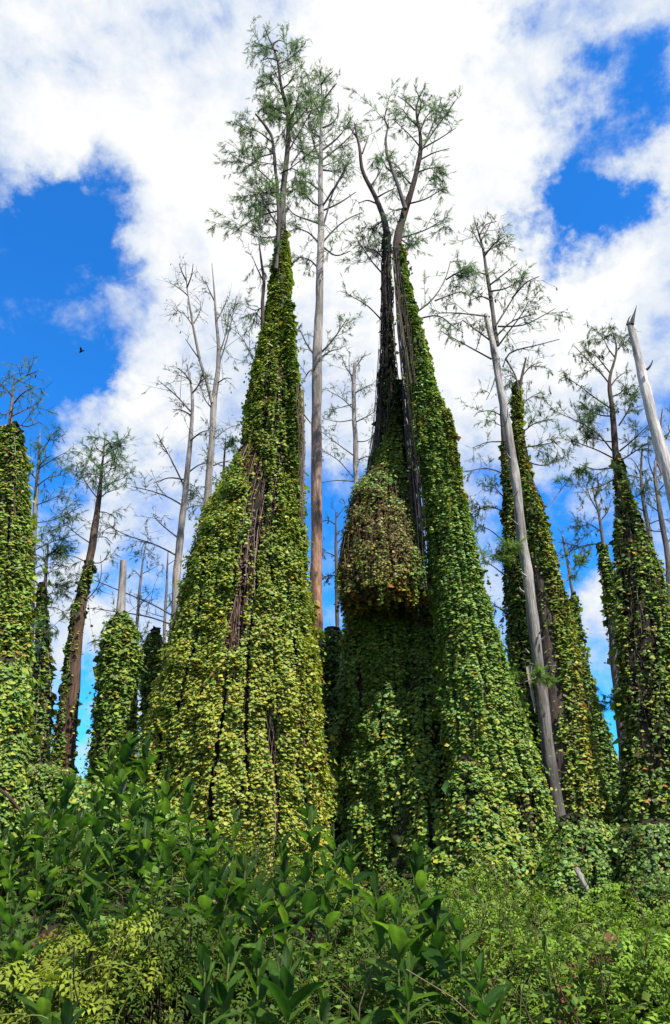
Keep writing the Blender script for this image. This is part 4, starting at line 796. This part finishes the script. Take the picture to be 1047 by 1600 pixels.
mound('dark tangle of fern around the feet of the slender left trunks', 70, 14.0, [(1195, 50, 80), (1215, 30, 115), (1250, 15, 140), (1300, 5, 160), (1450, -10, 175)], 5000, (.05, .3, .6, .5, .03, .12, .1), 107)
mound('fern bank behind the leafy plants left of the broad tree', 170, 10.6, [(1228, 150, 215), (1245, 120, 240), (1280, 90, 270), (1330, 60, 290), (1450, 40, 300)], 5000, (.1, .4, .6, .4, .02, .05, .2), 109)

# ================================================================== ground ferns (one uncountable mass)
def frond_template(n=4, w=.42, curl=.45):
    V, T = [], []
    for k in range(n):
        y = .14 + .74 * k / (n - 1); L = w * (1 - .12 * k); z = -curl * y * y
        for s in (-1, 1):
            b = len(V); V += [(0, y - .04, z), (s * L * .5, y - .07, z + .05), (s * L, y + .07, z - .1), (s * L * .45, y + .15, z + .02)]; T += [(b, b + 1, b + 3), (b + 1, b + 2, b + 3)]
    b = len(V); V += [(-.13, .88, -curl * .8), (.13, .88, -curl * .8), (0, 1.15, -curl * 1.2)]; T += [(b, b + 1, b + 2)]
    return np.array(V, float), np.array(T)
FR_V, FR_T = frond_template()

def ground_ferns():
    mb = MB()
    n = 34000
    x = rng.uniform(-1, 1, n); y = 4.0 + 8.8 * rng.random(n) ** 1.25; x = x * (.54 * y + .4)
    keep = vn(x * 1.6, y * 1.6, 61) * .6 + vn(x * 4.2, y * 4.2, 62) * .4 > .45 ; x, y = x[keep], y[keep]; n = len(x)
    e = .05; gx = (gz(x + e, y) - gz(x - e, y)) / (2 * e); gy = (gz(x, y + e) - gz(x, y - e)) / (2 * e)
    tuft = vn(x * 2.6, y * 2.6, 63) ; z = gz(x, y) + rng.random(n) ** 1.3 * (.04 + .5 * tuft ** 1.6)
    nn = nrm(np.stack([-gx, -gy, np.ones(n)], 1))
    d = nrm(nn * .3 + rv(n) * [1, .8, .3] + np.array([0, -.55, -.25]))
    X, Y, Z = frames(d, nrm(nn + rng.normal(size=(n, 3)) * .35))
    px, py = proj(np.stack([x, y, z], 1))
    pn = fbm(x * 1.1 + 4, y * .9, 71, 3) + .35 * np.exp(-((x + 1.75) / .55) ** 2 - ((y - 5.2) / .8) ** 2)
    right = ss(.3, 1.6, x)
    base = np.where((pn + .12 * (rng.random(n) - .5) > .55)[:, None], np.array([.2, .25, .028]), np.array([.055, .095, .014])) * (1 - right[:, None]) + np.array([.165, .27, .032]) * right[:, None]  # sunlit and shaded stretches of the fern bed are put into frond colour
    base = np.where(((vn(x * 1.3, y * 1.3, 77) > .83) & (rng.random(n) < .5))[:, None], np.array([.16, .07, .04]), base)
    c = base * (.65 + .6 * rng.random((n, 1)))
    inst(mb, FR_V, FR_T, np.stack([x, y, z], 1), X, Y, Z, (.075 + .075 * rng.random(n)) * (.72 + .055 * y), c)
    # stalks under the fronds
    k = rng.random(n) < .12; P0 = np.stack([x, y, gz(x, y) - .03], 1)[k]; P1 = np.stack([x, y, z], 1)[k]
    t = np.linspace(0, 1, 3)[None, :, None]; tubes(mb, P0[:, None] * (1 - t) + P1[:, None] * t, .004, (.1, .1, .03), 3)
    # another low shrub among the ferns: oval leaves on short twigs, and dry stalks
    m = 900; cx = rng.uniform(-1, 1, m); cy = 4.4 + 7 * rng.random(m); cx = cx * .52 * cy; gk = vn(cx * 1.1, cy * 1.1, 66) > .48; cx, cy = cx[gk], cy[gk]; m = len(cx)
    b0 = np.stack([cx, cy, gz(cx, cy)], 1); tp = b0 + np.stack([rng.normal(size=m) * .12, rng.normal(size=m) * .1 - .05, .22 + .3 * rng.random(m)], 1); t4 = np.linspace(0, 1, 4)[None, :, None]
    TW = b0[:, None] * (1 - t4) + tp[:, None] * t4 + np.stack([rng.normal(size=m) * .06, 0 * cx, 0 * cx], 1)[:, None] * t4 * (1 - t4) * 4
    tubes(mb, TW, .004, (.09, .07, .035), 3); T2 = shoots(TW, 5, .2, .3, .9, .1, 4, .3, .2); T2 = T2.reshape(-1, 4, 3); tubes(mb, T2, .0025, (.1, .1, .03), 3)
    idx = np.repeat(np.arange(len(T2)), 6); S, Tn = sample(T2, idx, .15 + .85 * rng.random(len(idx))); X, Y, Z = frames(nrm(Tn * .6 + rv(len(idx)) * [1, 1, .5] + [0, -.2, 0]), nrm(rv(len(idx)) * .5 + [0, 0, 1.]))
    inst(mb, LF_V * [.75, 1, .6], LF_T, S, X, Y, Z, .04 * np.exp(np.clip(rng.normal(size=len(idx)) * .3, -.6, .4)), np.array([[.1, .19, .03], [.06, .13, .025], [.14, .2, .03]])[rng.integers(0, 3, len(idx))] * (.7 + .5 * rng.random((len(idx), 1))))
    m = 260; cx = rng.uniform(-1, 1, m); cy = 4.4 + 7 * rng.random(m); cx = cx * .52 * cy; b0 = np.stack([cx, cy, gz(cx, cy)], 1); tp = b0 + np.stack([rng.normal(size=m) * .25, rng.normal(size=m) * .2, .25 + .35 * rng.random(m)], 1)
    tubes(mb, b0[:, None] * (1 - t4) + tp[:, None] * t4 + rng.normal(size=(m, 4, 3)) * .02, .004, np.array([.2, .15, .1]) * (.4 + .8 * rng.random((m, 1))), 3)
    # curling tendrils
    m = 150; a = rng.uniform(-1, 1, m); yy = rng.uniform(3.6, 9, m); xx = a * .5 * yy; zz = gz(xx, yy) + .15; u = np.linspace(0, 1, 12)[None, :]
    hgt = rng.uniform(.15, .6, m)[:, None]; ph = rng.uniform(0, 6.3, m)[:, None]; cur = rng.uniform(.02, .12, m)[:, None]
    P = np.stack([xx[:, None] + cur * np.sin(ph + u * 5) * u * 1.5, yy[:, None] + cur * np.cos(ph + u * 4) * u, zz[:, None] + hgt * (u - .45 * u ** 4)], -1)
    tubes(mb, P, .0035, (.16, .2, .05), 3)
    o = mb.build('fern_undergrowth', M_FERN, kind='stuff'); o['label'] = 'low tangled yellow-green fern cover over the whole foreground'; o['category'] = 'ferns'
ground_ferns()

# far low scrub at the horizon
def far_scrub():
    mb = MB(); n = 14000
    x = rng.uniform(-34, 34, n); y = rng.uniform(30, 46, n); hgt = 1.5 + 3.2 * fbm(x * .3, y * .12, 91, 3); z = hgt * rng.random(n) ** .7
    p = np.stack([x, y, z], 1); X, Y, Z = frames(rv(n) + [0, -.3, -.6], rv(n) + [0, 0, 1])
    inst(mb, LF_V, LF_T, p, X, Y, Z, .55 * (.5 + rng.random(n)), np.array([.045, .085, .025]) * (.5 + .9 * rng.random((n, 1))))
    o = mb.build('distant_scrub', M_VINE, kind='stuff'); o['label'] = 'distant dark green scrub along the horizon'; o['category'] = 'scrub'
far_scrub()

# ================================================================== broad-leaved plants
def broad_leaf_mesh(name, wid, curl, cup, seed):
    r = np.random.default_rng(seed); nr = 7; nc = 5
    V, C, UV = [], [], []
    for i in range(nr):
        t = i / (nr - 1); w = wid * (math.sin(math.pi * min(1, t * .93 + .035)) ** .75) * (1 - .25 * t) if 0 < i < nr - 1 else (.012 if i == 0 else .0)
        for j in range(nc):
            u = (j - 2) / 2
            V.append((u * w, t - .02 * u * u, -curl * t * t + cup * abs(u) * w * 1.2 + .015 * math.sin(t * 19 + j * 2 + seed) * abs(u)))
            g = np.array([.07, .165, .022]) * (1.25 if j == 2 else 1) * (.9 + .2 * r.random()); C.append(g); UV.append((u, t * 4 - abs(u) * .55))
    T = []
    for i in range(nr - 1):
        for j in range(nc - 1):
            a = i * nc + j; T += [(a, a + 1, a + nc + 1), (a, a + nc + 1, a + nc)]
    mb = MB(); mb.add(np.array(V), np.array(T), np.array(C)); me = mb.mesh(name, M_BROAD, True)
    uvl = me.uv_layers.new(name='UVMap'); li = np.zeros(len(me.loops), np.int32); me.loops.foreach_get('vertex_index', li); uvl.data.foreach_set('uv', np.array(UV, np.float32)[li].ravel())
    return me
LEAVES = [broad_leaf_mesh('leaf', w, c, u, i + 1) for i, (w, c, u) in enumerate(((.24, .12, .35), (.23, .3, .22), (.21, .04, .5), (.21, .5, .15), (.25, .2, .3), (.2, .75, .1), (.19, -.12, .45), (.27, .4, .05)))]
from mathutils import Matrix, Vector
def ordinal(k):
    w = ['first', 'second', 'third', 'fourth', 'fifth', 'sixth', 'seventh', 'eighth', 'ninth', 'tenth', 'eleventh', 'twelfth', 'thirteenth', 'fourteenth', 'fifteenth', 'sixteenth', 'seventeenth', 'eighteenth', 'nineteenth', 'twentieth', 'twenty-first', 'twenty-second', 'twenty-third', 'twenty-fourth', 'twenty-fifth', 'twenty-sixth']
    return w[k]
ROWS = {   # tip px, tip py, depth, leaf length, leaves
    'back': [(8, 1290, 6.6, .2, 12), (45, 1262, 7.0, .2, 12), (84, 1240, 7.2, .2, 12), (112, 1205, 7.4, .23, 14), (150, 1232, 7.2, .2, 12), (176, 1168, 8.0, .24, 14), (204, 1140, 8.2, .26, 16), (232, 1152, 8.2, .25, 15), (262, 1200, 7.8, .23, 13), (292, 1216, 7.6, .24, 11), (210, 1226, 7.4, .22, 13), (335, 1278, 7.4, .22, 12), (368, 1262, 7.8, .2, 10), (440, 1292, 7.4, .2, 10), (485, 1252, 7.6, .24, 14), (520, 1288, 7.2, .22, 12), (548, 1302, 7.0, .2, 11), (25, 1300, 6.9, .2, 11), (66, 1280, 7.0, .2, 11), (128, 1262, 7.1, .21, 12), (245, 1232, 7.5, .22, 12), (190, 1200, 7.7, .22, 12)],
    'middle': [(20, 1330, 5.8, .19, 11), (60, 1322, 6.0, .2, 12), (100, 1310, 6.2, .2, 12), (140, 1300, 6.4, .21, 12), (182, 1296, 6.2, .22, 13), (230, 1288, 6.4, .24, 13), (268, 1292, 6.4, .22, 12), (300, 1312, 6.2, .22, 12), (345, 1330, 6.0, .21, 12), (385, 1322, 6.0, .24, 13), (410, 1370, 5.6, .24, 12), (445, 1352, 5.9, .22, 12), (478, 1330, 6.2, .22, 12), (508, 1335, 6.2, .2, 11), (150, 1392, 5.2, .21, 11), (212, 1386, 5.4, .2, 10), (586, 1368, 5.8, .22, 11), (652, 1322, 5.6, .27, 15), (684, 1384, 5.5, .21, 11), (40, 1370, 5.6, .19, 10), (252, 1330, 5.9, .21, 11), (322, 1360, 5.7, .21, 11), (365, 1352, 5.8, .2, 11)],
    'front': [(30, 1452, 4.6, .2, 11), (70, 1540, 4.2, .18, 9), (108, 1560, 4.0, .17, 8), (322, 1482, 4.3, .22, 13), (362, 1440, 4.7, .21, 12), (405, 1470, 4.5, .2, 12), (448, 1482, 4.3, .25, 14), (620, 1390, 5.0, .25, 13), (718, 1404, 5.2, .17, 9), (745, 1492, 4.4, .22, 13), (560, 1572, 4.1, .16, 8), (505, 1545, 4.5, .17, 9), (640, 1495, 4.8, .17, 9), (850, 1462, 5.2, .12, 9), (905, 1500, 5.0, .12, 9), (980, 1470, 5.3, .13, 9)],
}
PLACE = {'back': 'in the tall back rank below the vine trees', 'middle': 'in the middle rank of the undergrowth', 'front': 'in the nearest rank at the picture bottom'}
def plant(px, py, D, L, n, label):
    tip = at(px, py, D); hgt = .55 + .35 * rng.random()
    bx, by = tip[0] + rng.normal() * .06, D + rng.normal() * .08
    g = float(gz(bx, by)); root = thing('leafy_plant', label, 'plant', (bx, by, g), 'broad-leaved plants in the undergrowth')
    b = np.array([bx, by, g - .05]); L = L * 1.02; n = int(n * 1.5); tip = tip - np.array([0, 0, L * .45])
    if tip[2] < g + .15: tip[2] = g + .15
    mid = (b + tip) / 2 + np.array([rng.normal() * .04, rng.normal() * .04, 0])
    t = np.linspace(0, 1, 9)[:, None]; S = b * (1 - t) ** 2 + 2 * mid * t * (1 - t) + tip * t ** 2
    mb = MB(); tubes(mb, S[None], np.linspace(.011, .005, 9)[None], (.09, .13, .03), 6); mb.build('stem', M_STEM, root, smooth=True)
    hs = tip[2] - g; a = rng.random() * 6.28
    n = int(n + max(0, hs - .6) * 6)
    for k in range(n):
        u = k / (n - 1); h = max(.12, 1 - min(1, .8 / max(hs, .01))) if hs > .8 else .15
        tt = h + (1 - h) * u ** .85; p = S[0] * (1 - tt) ** 2 + 2 * mid * tt * (1 - tt) + S[-1] * tt ** 2
        a += 2.4 + rng.normal() * .3; e = .2 + 1.05 * u ** 1.2 + rng.normal() * .16
        d = Vector((math.cos(a) * math.cos(e), math.sin(a) * math.cos(e), math.sin(e)))
        X = d.cross(Vector((0, 0, 1)))
        X = X.normalized() if X.length > .05 else Vector((1, 0, 0)); Z = X.cross(d).normalized()
        X = (Matrix.Rotation(rng.normal() * .3, 3, d) @ X); Z = X.cross(d).normalized()
        s = L * (.62 + .5 * math.sin(math.pi * min(1, .25 + u * .75))) * (.85 + .3 * rng.random())
        o = bpy.data.objects.new('leaf', LEAVES[rng.integers(0, 8)]); col.objects.link(o); o.parent = root
        R = Matrix((X, d, Z)).transposed().to_4x4()
        o.matrix_local = Matrix.Translation(Vector(p - np.array(root.location))) @ R @ Matrix.Diagonal((s, s, s, 1))
for rk, lst in ROWS.items():
    lst = sorted(lst)
    for k, (px, py, D, L, n) in enumerate(lst):
        plant(px, py, D, L, n, 'broad-leaved green plant, %s from left %s' % (ordinal(k), PLACE[rk]))

# ================================================================== small things
def stick(label, pts, D, r0, r1, c, name='dead_branch'):
    P = px_line(pts, D, -.2, 8); mb = MB(); tubes(mb, P[None], np.linspace(r0, r1, 8)[None], c, 7)
    o = mb.build(name, M_BARK, smooth=True); o['label'] = label; o['category'] = 'branch'
stick('short bleached broken branch sticking out of the low fern mound', [(901, 1358), (906, 1368), (915, 1384), (919, 1392)], 9.6, .035, .02, GREY * 1.2)
stick('dark leaning dead stick at the left picture edge', [(-12, 1226), (10, 1240), (30, 1262), (44, 1290)], 8.8, .02, .014, BROWN * .5)

def bird():
    c = at(127, 549, 28); mb = MB(); k = .32
    fw = nrm(np.array([.75, .2, .55])); sd = nrm(np.cross(fw, [0, 0, 1.])); up = np.cross(sd, fw)
    t = np.linspace(-.5, .5, 9); P = c + fw * (t * k)[:, None]; R = k * .13 * np.sqrt(np.maximum(.02, 1 - (2 * t) ** 2)) * np.where(t < -.2, .6, 1)
    tubes(mb, P[None], R[None], (.015, .015, .018), 8)
    for s in (-1, 1):
        V = [fw * .12, fw * .2 + sd * s * .35 + up * .22, fw * .02 + sd * s * .75 + up * .3, -fw * .14 + sd * s * .4 + up * .18, -fw * .12]; V = [c + v * k for v in V]; V2 = [v - up * .012 for v in V]
        T = [(0, 1, 4), (1, 3, 4), (1, 2, 3)]; T2 = [(a + 5, b2 + 5, d + 5) for a, d, b2 in T]; E = []
        for i in range(5): j = (i + 1) % 5; E += [(i, j, j + 5), (i, j + 5, i + 5)]
        mb.add(np.array(V + V2), np.array(T + T2 + E), (.015, .015, .018))
    V = [c - fw * .38 * k, c - fw * .8 * k + sd * .12 * k, c - fw * .8 * k - sd * .12 * k, c - fw * .6 * k + up * .03 * k]; mb.add(np.array(V), np.array([(0, 1, 3), (0, 3, 2), (0, 2, 1), (1, 2, 3)]), (.6, .6, .6))
    o = mb.build('bird', M_STEM, smooth=False); o['label'] = 'small dark bird with a pale tail gliding in blue sky'; o['category'] = 'bird'
bird()
print('triangles', sum(len(o.data.polygons) for o in bpy.data.objects if o.type == 'MESH'), 'objects', len(bpy.data.objects))
